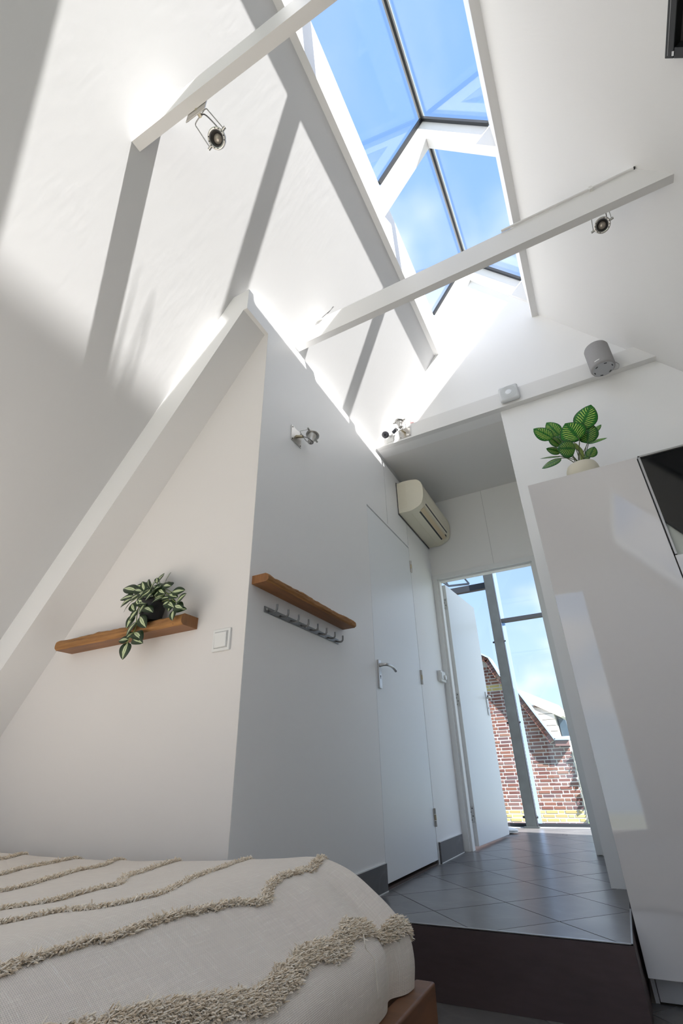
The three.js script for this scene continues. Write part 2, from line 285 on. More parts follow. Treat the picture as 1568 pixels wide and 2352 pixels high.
// steel step
const rust = wrap((u, v) => fbm(u * 3, v * 6, 51, 5)), rust2 = wrap((u, v) => fbm(u * 14, v * 60, 57, 3));
const rustTex = dataTex(512, 512, (u, v) => { const a = 0.5 + rust(u, v) * 0.9, b = rust2(u, v) * 0.12; return [0.29 + 0.085 * a + b * 0.4, 0.245 + 0.07 * a + b * 0.35, 0.245 + 0.075 * a + b * 0.35]; });
M.rust = std({ map: rustTex, roughness: 0.5, metalness: 0.25 });
{
  const s = structGroup('step');
  obj('riser', uvBox(box(WX, -0.097, LOW, FLOOR - 0.002, -2.012, -2.006), 1), M.rust, s);
  obj('step_side', uvBox(box(-0.101, -0.096, LOW, FLOOR - 0.003, -2.8, -2.012), 1), M.rust, s);
  obj('edge_strip', [box(WX, -0.097, FLOOR - 0.004, FLOOR + 0.0006, -2.012, -2.006), box(-0.102, -0.097, FLOOR - 0.004, FLOOR + 0.0006, -2.46, -2.006)], M.alu, s);
}
// skirting tiles
const skirt = std({ map: tileTex, color: lin(0.9, 0.9, 0.92), roughness: 0.6 });
struct('baseboard_left', [uvBox(box(WX, WX + 0.011, FLOOR, -0.352, DZ0 + 0.012, -1.9), 0.8)], skirt);
struct('baseboard_left', [uvBox(box(WX, WX + 0.011, FLOOR, -0.352, -3.76, DZ1 - 0.03), 0.8)], skirt);
struct('sealant', [box(WX, WX + 0.013, FLOOR - 0.001, FLOOR + 0.004, -3.76, DZ1 - 0.03), box(WX, WX + 0.013, FLOOR - 0.001, FLOOR + 0.004, DZ0 + 0.012, -2.02), box(WX, WX + 0.009, -0.353, -0.348, DZ0 + 0.012, -1.9), box(WX, WX + 0.009, -0.353, -0.348, -3.76, DZ1 - 0.03)], M.plastic).name = 'trim_4';

// ------------------------------------------------------------------ door in the left wall
{
  const d = structGroup('door_1');
  const leafG = rbox(WX - 0.04, WX - 0.0005, DY0, DY1, DZ1, DZ0, 0.0015, 1);
  obj('door_leaf', leafG, M.doorPaint, d);
  obj('threshold_strip', box(WX - 0.06, WX - 0.004, FLOOR - 0.004, FLOOR + 0.008, DZ1, DZ0), std({ color: lin(0.07, 0.04, 0.03), roughness: 0.7 }), d);
  obj('worn_edge', uvBox(box(WX - 0.02, WX + 0.001, FLOOR + 0.004, -0.35, DZ1 - 0.012, DZ1 - GAP)), M.frameWhite, d);
  for (const y of [1.436, 0.606, -0.221]) {
    const h = obj('hinge', [rbox(WX - 0.002, WX + 0.003, y - 0.047, y + 0.047, DZ1 - 0.004, DZ1 + 0.012, 0.001, 1)], M.steel, d);
    for (let k = 0; k < 3; k++) obj('knuckle', between(V(WX + 0.006, y - 0.048 + k * 0.0325, DZ1 - 0.002), V(WX + 0.006, y - 0.048 + k * 0.0325 + 0.0305, DZ1 - 0.002), 0.0065, 0.0065, 14), k === 1 ? M.brass : M.steel, h);
  }
  const pl = obj('handle_plate', rbox(WX - 0.001, WX + 0.009, 0.437, 0.592, -2.535, -2.497, 0.003, 3), M.alu, d);
  obj('keyhole', [between(V(WX + 0.0085, 0.502, -2.517), V(WX + 0.0096, 0.502, -2.517), 0.0055), box(WX + 0.0085, WX + 0.0096, 0.488, 0.502, -2.5195, -2.5145)], M.black, pl);
  obj('screw', between(V(WX + 0.0085, 0.446, -2.517), V(WX + 0.0098, 0.446, -2.517), 0.004), M.steel, pl);
  const y = 0.563;
  obj('lever', [between(V(WX + 0.008, y, -2.515), V(WX + 0.03, y, -2.515), 0.011, 0.0085, 20), tube([V(WX + 0.028, y, -2.514), V(WX + 0.046, y, -2.522), V(WX + 0.05, y + 0.001, -2.56), V(WX + 0.05, y, -2.60), V(WX + 0.05, y - 0.008, -2.632), V(WX + 0.05, y - 0.016, -2.65)], 0.0085, 32, 12, 0.5)], M.alu, d);
}

// open door at the end of the passage
{
  const d = thing('open_door', 'pale blue-white door standing open at the end of the passage', 'door', [-1.035, FLOOR, -3.93]);
  d.rotation.y = -0.075;
  const y0 = 0.018, y1 = 1.955, L = 0.79;
  obj('door_leaf', rbox(-0.02, 0.02, y0, y1, -L, 0, 0.002, 1), std({ color: lin(0.70, 0.74, 0.78), roughness: 0.34 }), d);
  obj('edge_lipping', box(-0.0195, 0.0195, y0 + 0.001, y1 - 0.001, -0.001, 0.0012), M.frameWhite, d);
  for (const y of [1.78, 0.99, 0.21]) {
    const h = obj('hinge', [rbox(-0.019, 0.012, y - 0.05, y + 0.05, 0.0012, 0.0042, 0.001, 1)], M.steel, d);
    for (let k = 0; k < 4; k++) obj('screw', between(V(-0.008 + (k % 2) * 0.012, y - 0.036 + k * 0.024, 0.004), V(-0.008 + (k % 2) * 0.012, y - 0.036 + k * 0.024, 0.0052), 0.004), M.darkGap, h);
    for (let k = 0; k < 3; k++) obj('knuckle', between(V(-0.024, y - 0.05 + k * 0.034, 0.005), V(-0.024, y - 0.05 + k * 0.034 + 0.032, 0.005), 0.006), M.brushed, h);
  }
  const pl = obj('handle_plate', rbox(0.02, 0.028, 0.93, 1.13, -L + 0.04, -L + 0.08, 0.002, 2), M.alu, d);
  obj('lever', [between(V(0.026, 1.08, -L + 0.06), V(0.06, 1.08, -L + 0.06), 0.009), tube([V(0.058, 1.08, -L + 0.062), V(0.064, 1.08, -L + 0.09), V(0.064, 1.078, -L + 0.16)], 0.008)], M.alu, pl);
  obj('keyhole', between(V(0.0275, 0.99, -L + 0.06), V(0.0288, 0.99, -L + 0.06), 0.007), M.black, pl);
}

// ------------------------------------------------------------------ wood
function woodTex(w, h, dark, light, sc, knots) {
  const g = wrap((u, v) => fbm(u * sc * 0.6, v * sc * 7, 5, 5)), q = wrap((u, v) => fbm(u * sc * 2, v * sc * 26, 15, 3)), p = wrap((u, v) => fbm(u * 5, v * 4, 25, 3));
  return dataTex(w, h, (u, v) => { let t = 0.5 + 0.75 * g(u, v) + 0.25 * q(u, v); t = Math.max(0, Math.min(1, t)); let k = 1 + 0.3 * p(u, v); const s = Math.max(0, q(v, u) * g(u, v) * 14 - 0.55) * knots; k *= 1 - Math.min(0.7, s); return [0, 1, 2].map((c) => (dark[c] + (light[c] - dark[c]) * t) * k); });
}
const oakTex = woodTex(1024, 512, [0.36, 0.225, 0.115], [0.70, 0.475, 0.265], 4, 1);
const barkTex = woodTex(1024, 512, [0.34, 0.21, 0.11], [0.86, 0.64, 0.38], 5, 2.6);
const bedTex = woodTex(512, 512, [0.33, 0.215, 0.13], [0.58, 0.40, 0.27], 3, 0.6);
M.oak = std({ map: oakTex, roughness: 0.5 }); M.liveEdge = std({ map: barkTex, roughness: 0.75, bumpMap: barkTex, bumpScale: 0.004 }); M.bedWood = std({ map: bedTex, roughness: 0.45 });
// a thick plank with one live edge; length along +x, depth along +z (the live edge), thickness y
function plank(L, D, T, seedZ, slant) {
  const N = 60, K = 6, edge = [], body = [];
  const front = (i) => { const t = i / N, x = t * L; return { x, top: T * (0.95 + 0.12 * noise(x * 6, seedZ, 1)) + 0.003 * noise(x * 30, seedZ, 3), zt: D - slant * T + 0.006 * noise(x * 9, seedZ, 5) + 0.003 * noise(x * 37, seedZ, 9), zb: D + 0.003 * noise(x * 8, seedZ, 7) }; };
  const faces = { body: { p: [], uv: [] }, edge: { p: [], uv: [] } };
  const quad = (f, a, b, c, d, ua, ub, uc, ud) => { f.p.push(...a, ...b, ...c, ...a, ...c, ...d); f.uv.push(...ua, ...ub, ...uc, ...ua, ...uc, ...ud); };
  const prof = (i) => { const f = front(i), r = []; for (let k = 0; k <= K; k++) { const s = k / K; const n = i === 0 || i === N ? 0 : 0.004 * noise(f.x * 26, s * 3 + seedZ, 2) + 0.002 * noise(f.x * 70, s * 7 + seedZ, 4); r.push([f.x, s * f.top, f.zb + (f.zt - f.zb) * s - 0.012 * Math.pow(Math.abs(2 * s - 1), 4) + n]); } return r; };
  for (let i = 0; i < N; i++) {
    const A = prof(i), B = prof(i + 1), xa = A[0][0], xb = B[0][0];
    for (let k = 0; k < K; k++) quad(faces.edge, A[k], B[k], B[k + 1], A[k + 1], [xa, k / K * 0.08], [xb, k / K * 0.08], [xb, (k + 1) / K * 0.08], [xa, (k + 1) / K * 0.08]);
    const a0 = [xa, 0, 0], b0 = [xb, 0, 0], a1 = [xa, A[K][1], 0], b1 = [xb, B[K][1], 0];
    quad(faces.body, a0, b0, B[0], A[0], [xa, 0.3], [xb, 0.3], [xb, 0.3 + D], [xa, 0.3 + D]);           // bottom
    quad(faces.body, A[K], B[K], b1, a1, [xa, 0.6], [xb, 0.6], [xb, 0.6 + D], [xa, 0.6 + D]);           // top
    quad(faces.body, a1, b1, b0, a0, [xa, 0], [xb, 0], [xb, T], [xa, T]);
  }
  for (const i of [0, N]) { const A = prof(i), c = [A[0][0], T / 2, D * 0.4], ring = [[A[0][0], 0, 0], ...A, [A[0][0], A[K][1], 0]]; for (let k = 0; k < ring.length; k++) { const a = ring[k], b = ring[(k + 1) % ring.length], t = i ? [c, a, b] : [c, b, a]; for (const q of t) { faces.body.p.push(...q); faces.body.uv.push(q[1] * 1.2, q[2] * 2); } } }
  const make = (f) => { const g = new THREE.BufferGeometry(); g.setAttribute('position', new THREE.Float32BufferAttribute(f.p, 3)); g.setAttribute('uv', new THREE.Float32BufferAttribute(f.uv, 2)); g.computeVertexNormals(); return toCreasedNormals(g, 0.6); };
  return [make(faces.body), make(faces.edge)];
}
function shelf(label, at, turn, L, D, T, sd, slant) {
  const t = thing('wooden_shelf', label, 'shelf', at); t.rotation.y = turn;
  const [b, e] = plank(L, D, T, sd, slant); obj('plank', b, M.oak, t); obj('live_edge', e, M.liveEdge, t); return t;
}
shelf('oak wall shelf carrying the trailing plant, left of the light switch', [-2.055, 0.523, ZF], 0, 0.73, 0.088, 0.045, 3.1, 0.1);
shelf('oak wall shelf with a rough live edge above the coat hooks', [WX, 0.665, -1.346], Math.PI / 2, 0.742, 0.079, 0.034, 9.7, 0.15);

// ------------------------------------------------------------------ coat hooks
{
  const t = thing('coat_rack', 'brushed steel coat rail with eight hooks below the wall shelf', 'coat rack', [WX, 0.582, -1.43]);
  obj('rail', rbox(0, 0.004, -0.002, 0.021, -0.604, 0, 0.001, 1), M.brushed, t);
  for (const z of [-0.012, -0.3, -0.592]) obj('screw', between(V(0.0035, 0.01, z), V(0.006, 0.01, z), 0.0045), M.steel, t);
  for (let k = 0; k < 8; k++) { const z = -0.028 - k * 0.0782; obj('hook', tube([V(0.002, 0.008, z), V(0.022, 0.001, z), V(0.036, 0.001, z), V(0.042, 0.009, z), V(0.0425, 0.028, z)], 0.0042, 20, 8, 0.4), M.brushed, t); }
}

// ------------------------------------------------------------------ switches
{
  const t = thing('light_switch', 'square white light switch on the wall beside the trailing plant shelf', 'switch', [-1.193, 0.462, ZF]);
  obj('frame', rbox(-0.041, 0.041, -0.041, 0.041, 0, 0.01, 0.003, 3), M.plastic, t);
  obj('insert', rbox(-0.031, 0.031, -0.031, 0.031, 0.008, 0.0115, 0.001, 1), std({ color: lin(0.5, 0.5, 0.49), roughness: 0.5 }), t);
  const g = rbox(-0.0275, 0.0275, -0.0275, 0.0275, 0.008, 0.0155, 0.003, 3); g.rotateX(0.05); obj('rocker', g, M.plastic, t);
}
{
  const t = thing('wall_thermostat', 'small white control box with round knob beside the open door', 'thermostat', [WX, 0.678, -3.7]);
  obj('housing', rbox(0, 0.028, -0.04, 0.04, -0.06, 0.06, 0.004, 3), M.plastic, t);
  obj('knob', between(V(0.026, -0.005, -0.025), V(0.042, -0.005, -0.025), 0.02, 0.018, 28), M.plastic, t);
  obj('rocker', rbox(0.026, 0.032, -0.025, 0.025, 0.008, 0.05, 0.002, 2), M.plastic, t);
}

// ------------------------------------------------------------------ air conditioner
{
  const cream = std({ color: lin(0.80, 0.75, 0.60), roughness: 0.42 }), creamD = std({ color: lin(0.70, 0.63, 0.46), roughness: 0.45 }), vane = std({ color: lin(0.72, 0.58, 0.37), roughness: 0.4 });
  const t = thing('air_conditioner', 'cream wall air conditioner under the passage ceiling', 'air conditioner', [WX, 1.83, -3.44]);
  // section: out from the wall (x), up (y)
  const P = [[0.004, 0.0], [0.10, -0.004], [0.165, 0.018], [0.196, 0.045], [0.212, 0.10], [0.216, 0.17], [0.205, 0.225], [0.175, 0.258], [0.12, 0.272], [0.06, 0.276], [0.004, 0.27]];
  const sec = (pts, z0, z1) => prism(pts, z0, z1);
  const curve = new THREE.CatmullRomCurve3(P.map(([x, y]) => V(x, y, 0)), false, 'catmullrom', 0.35).getPoints(48).map((p) => [p.x, p.y]);
  obj('body', toCreasedNormals(sec(curve, -0.325, 0.325), 0.5), cream, t);
  const grow = (k, d) => curve.map(([x, y]) => [0.004 + (x - 0.004) * k, 0.135 + (y - 0.135) * k + d]);
  obj('end_cap', toCreasedNormals(sec(grow(1.012, 0), 0.318, 0.366), 0.5), cream, t);
  obj('end_cap', toCreasedNormals(sec(grow(1.012, 0), -0.366, -0.318), 0.5), cream, t);
  for (let k = 0; k < 6; k++) obj('groove', box(0.02 + k * 0.011, 0.0215 + k * 0.011, 0.03, 0.25, 0.3655, 0.3667), creamD, t);
  obj('back_plate', rbox(0, 0.006, -0.012, 0.284, -0.37, 0.37, 0.002, 1), std({ color: lin(0.09, 0.085, 0.08), roughness: 0.7 }), t);
  // outlet slots and vane lie on the lower front curve: angle from (0.10,-0.004) to (0.205,0.06)
  const onCurve = (s, lift) => { const n = curve.length - 1, f = s * n, i = Math.min(n - 1, Math.floor(f)), a = curve[i], b = curve[i + 1], k = f - i, dx = b[0] - a[0], dy = b[1] - a[1], L = Math.hypot(dx, dy); return [a[0] + dx * k + dy / L * lift, a[1] + dy * k - dx / L * lift]; };
  const strip = (s0, s1, l0, l1, z0, z1) => { const q = []; for (let k = 0; k <= 6; k++) q.push(onCurve(s0 + (s1 - s0) * k / 6, l1)); for (let k = 6; k >= 0; k--) q.push(onCurve(s0 + (s1 - s0) * k / 6, l0)); return prism(q, z0, z1); };
  obj('outlet_slot', strip(0.165, 0.185, -0.004, 0.0008, -0.285, 0.285), M.black, t);
  obj('louver', strip(0.19, 0.262, -0.002, 0.003, -0.30, 0.30), vane, t);
  obj('louver', strip(0.268, 0.30, -0.002, 0.002, -0.30, 0.30), creamD, t);
  obj('outlet_slot', strip(0.335, 0.352, -0.004, 0.0008, -0.285, 0.285), M.black, t);
  obj('seam', strip(0.40, 0.404, -0.003, 0.0008, -0.318, 0.318), creamD, t);
  obj('seam', strip(0.09, 0.093, -0.003, 0.0008, -0.318, 0.318), creamD, t);
  obj('display', strip(0.27, 0.29, 0, 0.0028, -0.295, -0.255), M.black, t);
}

// ------------------------------------------------------------------ spotlights
function spot(label, plate, hub, head, dir, pull, group) {
  // plate: {c, n, u}: centre, outward normal, up in the plane; hub: end of the stem; head: middle of the flange ring; dir: where the lens looks
  const t = thing('spotlight', label, 'spotlight', [plate.c.x, plate.c.y, plate.c.z], group), o = plate.c.clone().negate(), add = (name, g, m, par) => { g = merged(g); return obj(name, g.translate(par === t ? o.x : o.x, o.y, o.z), m, par); };
  const n = plate.n, u = plate.u, s = new THREE.Vector3().crossVectors(u, n), h = 0.046;
  const pg = new RoundedBoxGeometry(2 * h, 2 * h, 0.004, 2, 0.001).applyMatrix4(new THREE.Matrix4().makeBasis(s, u, n)).translate(plate.c.x, plate.c.y, plate.c.z);
  const p = add('mounting_plate', pg, M.steel, t);
  for (const [a, b] of [[-1, 1], [1, 1], [-1, -1], [1, -1]]) { const c = plate.c.clone().addScaledVector(s, a * 0.037).addScaledVector(u, b * 0.037); add('screw', between(c.clone().addScaledVector(n, 0.001), c.clone().addScaledVector(n, 0.0035), 0.0035), M.black, p); }
  add('stem', [between(plate.c.clone(), hub.clone(), 0.009, 0.0075, 16)], M.brass, t);
  const d = dir.clone().normalize(), side = new THREE.Vector3().crossVectors(d, pull).normalize(), back = d.clone().negate();
  const ring = lathe([[0.026, -0.006], [0.034, -0.006], [0.0355, -0.003], [0.0355, 0.003], [0.034, 0.006], [0.0265, 0.006], [0.0255, 0.0], [0.026, -0.006]], 40);
  const f = add('flange_ring', aim(ring, head, d), M.steel, t);
  for (let k = 0; k < 14; k++) { if (k % 7 === 3 || k % 7 === 4) continue; const a = k / 14 * 2 * Math.PI, e1 = side, e2 = new THREE.Vector3().crossVectors(d, side), c = head.clone().addScaledVector(e1, Math.cos(a) * 0.0305).addScaledVector(e2, Math.sin(a) * 0.0305); add('vent_hole', between(c.clone().addScaledVector(d, 0.0035), c.clone().addScaledVector(d, 0.0066), 0.0022, 0.0022, 10), M.black, f); }
  add('lamp_body', aim(lathe([[0.024, 0.003], [0.0255, 0.0], [0.0255, -0.012], [0.021, -0.03], [0.0165, -0.036], [0.0165, -0.056], [0.0145, -0.06], [0.0001, -0.06]], 32), head, d), M.steel, t);
  const b = add('bulb', aim(lathe([[0.0245, 0.004], [0.023, 0.0045], [0.021, -0.004], [0.0165, -0.012]], 32), head, d), std({ color: lin(0.10, 0.10, 0.10), roughness: 0.35, metalness: 0.6 }), t);
  add('lens', aim(lathe([[0.0165, -0.010], [0.013, -0.006], [0.006, -0.003], [0.0001, -0.0025]], 28), head, d), std({ color: lin(0.42, 0.38, 0.33), roughness: 0.2, metalness: 0.3 }), b);
  for (const k of [-1, 1]) {
    const piv = head.clone().addScaledVector(side, k * 0.042), el = hub.clone().addScaledVector(side, k * 0.034).addScaledVector(piv.clone().sub(hub).normalize(), 0.006);
    add('yoke_arm', tube([hub.clone(), hub.clone().addScaledVector(side, k * 0.028), el, el.clone().lerp(piv, 0.5), piv], 0.0021, 30, 8, 0.02), M.steel, t);
    add('pivot_knob', between(head.clone().addScaledVector(side, k * 0.035), head.clone().addScaledVector(side, k * 0.05), 0.0055, 0.0055, 14), M.steel, t);
  }
  const tail = head.clone().addScaledVector(back, 0.06);
  add('cable', tube([hub.clone(), hub.clone().addScaledVector(pull, 0.02).addScaledVector(side, 0.02), tail.clone().addScaledVector(pull, 0.025).addScaledVector(side, 0.03).lerp(hub, 0.3), tail.clone().addScaledVector(back, 0.012), tail], 0.0024, 30, 8, 0.5), M.brushed, t);
  return t;
}
spot('chrome spotlight hanging from the nearer ceiling beam', { c: V(-0.838, 2.245, -0.507), n: V(0, 0, -1), u: V(0, 1, 0) }, V(-0.846, 2.262, -0.531), V(-0.802, 2.164, -0.59), V(0.08, -0.84, 0.5), V(0.3, -0.8, -0.5).normalize());
spot('spotlight behind the second ceiling beam, tilted towards the room', { c: V(0.53, 2.345, -1.678), n: V(0, 0, -1), u: V(0, 1, 0) }, V(0.53, 2.35, -1.71), V(0.527, 2.285, -1.742), V(-0.15, -0.75, 0.62), V(0, -1, 0.1).normalize());
spot('spotlight on the white wall above the oak shelf and coat hooks, aimed at the roof', { c: V(WX + 0.002, 1.563, -1.613), n: V(1, 0, 0), u: V(0, 1, 0) }, V(WX + 0.04, 1.553, -1.62), V(WX + 0.058, 1.60, -1.683), V(0.05, 0.95, -0.25), V(1, 0, 0));
spot('spotlight on the far beam beside the round black sensor', { c: V(-0.873, 2.335, -2.778), n: V(0, 0, 1), u: V(0, 1, 0) }, V(-0.885, 2.335, -2.735), V(-0.887, 2.40, -2.705), V(-0.05, 0.97, 0.1), V(0, 0.2, 1).normalize());

// ------------------------------------------------------------------ devices on the far beam
{
  const t = thing('motion_sensor', 'round black sensor disc on a white arm at the left end of the far beam', 'sensor', [-1.0, 2.335, -2.78]);
  obj('bracket', [rbox(-0.03, 0.03, -0.045, 0.045, 0, 0.012, 0.004, 2), between(V(0.01, 0.0, 0.01), V(-0.012, 0.004, 0.055), 0.012, 0.01)], M.plastic, t);
  obj('disc', aim(lathe([[0.0001, 0], [0.026, 0], [0.028, 0.004], [0.027, 0.011], [0.01, 0.013], [0.006, 0.009], [0.0001, 0.009]], 32), V(-0.014, 0.0, 0.055), V(0.25, -0.72, 0.62)), std({ color: lin(0.055, 0.055, 0.065), roughness: 0.5 }), t);
  obj('lens', aim(lathe([[0.0001, 0.011], [0.005, 0.0095]], 20), V(-0.014, 0.0, 0.055), V(0.25, -0.72, 0.62)), M.black, t);
}
{
  const t = thing('cable_connector', 'short dark grey plug between the round sensor and the far spotlight', 'plug', [-0.945, 2.352, -2.765]);
  obj('plug', between(V(-0.018, 0.0, 0.012), V(0.018, 0.026, 0.012), 0.014, 0.014, 20), std({ color: lin(0.06, 0.065, 0.08), roughness: 0.5 }), t);
  obj('cable', tube([V(-0.018, 0, 0.012), V(-0.035, -0.012, 0.004), V(-0.05, -0.02, -0.008)], 0.004), M.plastic, t);
}
{
  const t = thing('pink_ornament', 'tiny pale pink ornament on top of the far beam behind the spotlight', 'ornament', [-0.815, 2.405, -2.80]);
  const pink = std({ color: lin(0.75, 0.42, 0.42), roughness: 0.6 });
  obj('body', aim(lathe([[0.0001, 0], [0.014, 0.002], [0.017, 0.016], [0.012, 0.03], [0.0001, 0.034]], 20), V(0, 0, 0), V(0, 1, 0)), pink, t);
  obj('ear', aim(new THREE.SphereGeometry(0.008, 14, 10).scale(1, 1.7, 0.7), V(-0.008, 0.04, 0), V(-0.2, 1, 0)), pink, t);
  obj('ear', aim(new THREE.SphereGeometry(0.008, 14, 10).scale(1, 1.7, 0.7), V(0.011, 0.036, 0), V(0.6, 1, 0)), pink, t);
}
{
  const t = thing('smoke_detector', 'square white smoke detector with round button fixed to the far beam', 'smoke detector', [-0.084, 2.358, -2.78]);
  const g = new RoundedBoxGeometry(0.132, 0.132, 0.034, 6, 0.016).translate(0, 0, 0.019); obj('housing', g, std({ color: lin(0.66, 0.68, 0.69), roughness: 0.45 }), t);
  obj('mounting_base', rbox(-0.058, 0.058, -0.058, 0.058, 0, 0.008, 0.003, 2), M.plastic, t);
  obj('face_grille', [...Array(5)].map((_, k) => new THREE.TorusGeometry(0.03 + k * 0.006, 0.0009, 6, 40).translate(0, 0, 0.0362)), std({ color: lin(0.60, 0.62, 0.63), roughness: 0.6 }), t);
  obj('button', aim(lathe([[0.0001, 0.004], [0.019, 0.0038], [0.021, 0.001], [0.021, 0]], 32), V(0, 0, 0.0355), V(0, 0, 1)), std({ color: lin(0.82, 0.85, 0.88), roughness: 0.3 }), t);
}
{
  const t = thing('smart_speaker', 'grey fabric cylinder speaker mounted in front of the far beam', 'speaker', [0.492, 2.235, -2.69]);
  const wv = dataTex(256, 256, (u, v, x, y) => { const a = ((x >> 1) + (y >> 1)) % 2 ? 0.66 : 0.53, n = 0.06 * noise(x * 0.09, y * 0.9, 1); return [a + n + 0.005, a + n, a + n]; }, true, [6, 3]);
  const R = 0.072, Hh = 0.188;
  obj('fabric_body', lathe([[0.062, 0.002], [0.069, 0.006], [R, 0.016], [R, Hh - 0.012], [0.068, Hh - 0.003], [0.06, Hh]], 48), std({ map: wv, roughness: 0.9 }), t);
  const b = obj('base', lathe([[0.0001, 0.0], [0.06, 0.0], [0.063, 0.003], [0.062, 0.006]], 48), std({ color: lin(0.42, 0.43, 0.45), roughness: 0.5 }), t);
  for (let k = 0; k < 6; k++) { const a = k / 6 * 6.283 + 0.3; obj('foot', box(-0.008, 0.008, -0.0012, 0.001, -0.003, 0.003).rotateY(-a + Math.PI / 2).translate(Math.cos(a) * 0.052, 0, Math.sin(a) * 0.052), M.black, b); }
  obj('top', lathe([[0.0001, Hh - 0.001], [0.06, Hh]], 40), std({ color: lin(0.3, 0.3, 0.31), roughness: 0.6 }), t);
  obj('light_bar', new THREE.CylinderGeometry(R + 0.001, R + 0.001, 0.006, 16, 1, true, -0.62, 0.42).translate(0, 0.03, 0), M.plastic, t);
  obj('wall_bracket', [box(-0.02, 0.02, 0.03, 0.09, -0.09, -0.066)], M.plastic, t);
  obj('power_cable', tube([V(0.05, 0.004, -0.04), V(0.085, 0.01, -0.05), V(0.10, 0.05, -0.06), V(0.085, 0.10, -0.08), V(0.06, 0.12, -0.092)], 0.0028, 30), std({ color: lin(0.5, 0.5, 0.5), roughness: 0.5 }), t);
}
// conduit along the second beam, and the wire loop at its left end
{
  const t = thing('cable_conduit', 'thin white cable conduit with black end along the top of the second beam', 'conduit', [0.1, 2.414, -1.629]);
  obj('pipe', between(V(0, 0, 0), V(0.592, 0, 0), 0.0065, 0.0065, 12), M.trim, t);
  obj('open_end', between(V(0.592, 0, 0), V(0.598, 0, 0), 0.0062, 0.0062, 12), M.black, t);
  obj('clip', [rbox(0.405, 0.42, -0.014, 0.009, -0.007, 0.009, 0.002, 1)], M.plastic, t);
}
{
  const t = thing('wire_loop', 'short loop of thin wire sticking up at the left end of the second beam', 'wire', [-0.925, 2.395, -1.63]);
  obj('wire', tube([V(-0.03, 0.0, 0), V(0, 0.012, 0.004), V(0.035, 0.03, 0.004), V(0.06, 0.055, 0), V(0.052, 0.06, -0.002), V(0.036, 0.035, 0), V(0.02, 0.02, 0.002)], 0.0016, 50, 6, 0.5), std({ color: lin(0.12, 0.12, 0.12), roughness: 0.6 }), t);
  obj('clip', [rbox(-0.05, -0.02, -0.006, 0.012, -0.004, 0.006, 0.002, 1)], M.plastic, t);
}

// ------------------------------------------------------------------ tall cabinets
const KZ = -2.2, KX = -0.086, KT = 1.273;
{
  const t = thing('tall_cabinet', 'tall glossy white cabinet with the striped-leaf plant on top', 'cabinet', [KX, LOW, KZ]);
  const w = 0.482, top = KT - LOW;
  obj('carcass', box(0.002, w - 0.002, 0.075, top, -0.62, -0.021), std({ color: lin(0.66, 0.655, 0.66), roughness: 0.5 }), t);
  obj('door', rbox(0, w, 0.075, top - 0.002, -0.019, 0, 0.0015, 2), M.gloss, t);
  obj('plinth', [rbox(0.002, 0.0145, 0, 0.073, -0.075, -0.06, 0.001, 1), rbox(0.0165, w, 0.004, 0.073, -0.078, -0.062, 0.001, 1)], std({ color: lin(0.55, 0.55, 0.56), roughness: 0.5 }), t);
}
{
  const t = thing('glass_front_cabinet', 'white cabinet with a silver framed dark glass door, right of the tall cabinet', 'cabinet', [KX + 0.4865, LOW, KZ]);
  const w = 0.6, top = KT - LOW, gb = 0.778 - LOW;
  obj('carcass', box(0.002, w, 0.075, top, -0.62, -0.03), std({ color: lin(0.62, 0.62, 0.61), roughness: 0.5 }), t);
  obj('door', rbox(0, w, 0.075, gb - 0.003, -0.019, 0, 0.0015, 2), M.gloss, t);
  const d = obj('door_frame', [rbox(0, 0.009, gb, top, -0.022, 0.004, 0.001, 1), rbox(0, w, top - 0.009, top, -0.022, 0.004, 0.001, 1), rbox(w - 0.009, w, gb, top, -0.022, 0.004, 0.001, 1)], M.alu, t);
  // dark glass with a slanting lower edge; a pale board shows beneath it
  const dark = phys({ color: lin(0.012, 0.013, 0.014), roughness: 0.06, specularIntensity: 1 });
  const yl = 0.936 - LOW, pts = [[0.009, yl], [w - 0.009, yl - 0.95 * (w - 0.018) * 1.5 < gb ? gb : gb], [w - 0.009, top - 0.009], [0.009, top - 0.009]];
  pts[1] = [0.009 + (yl - gb) / 1.6, gb]; pts.splice(2, 0, [w - 0.009, gb]);
  obj('dark_glass', prism(pts, -0.012, -0.006), dark, d);
  obj('glass_edge', bar(V(pts[0][0], pts[0][1], -0.006), V(pts[1][0], pts[1][1], -0.006), 0.004, 0.006, V(0, 0, 1)), M.black, d);
  obj('pale_panel', box(0.009, w - 0.009, gb, top - 0.009, -0.02, -0.013), std({ color: lin(0.52, 0.55, 0.51), roughness: 0.4 }), d);
  obj('side_gap', box(-0.0045, 0, gb + 0.03, top - 0.01, -0.02, -0.004), M.black, t);
  obj('plinth', rbox(0.002, w, 0.004, 0.073, -0.078, -0.062, 0.001, 1), std({ color: lin(0.55, 0.55, 0.56), roughness: 0.5 }), t);
}
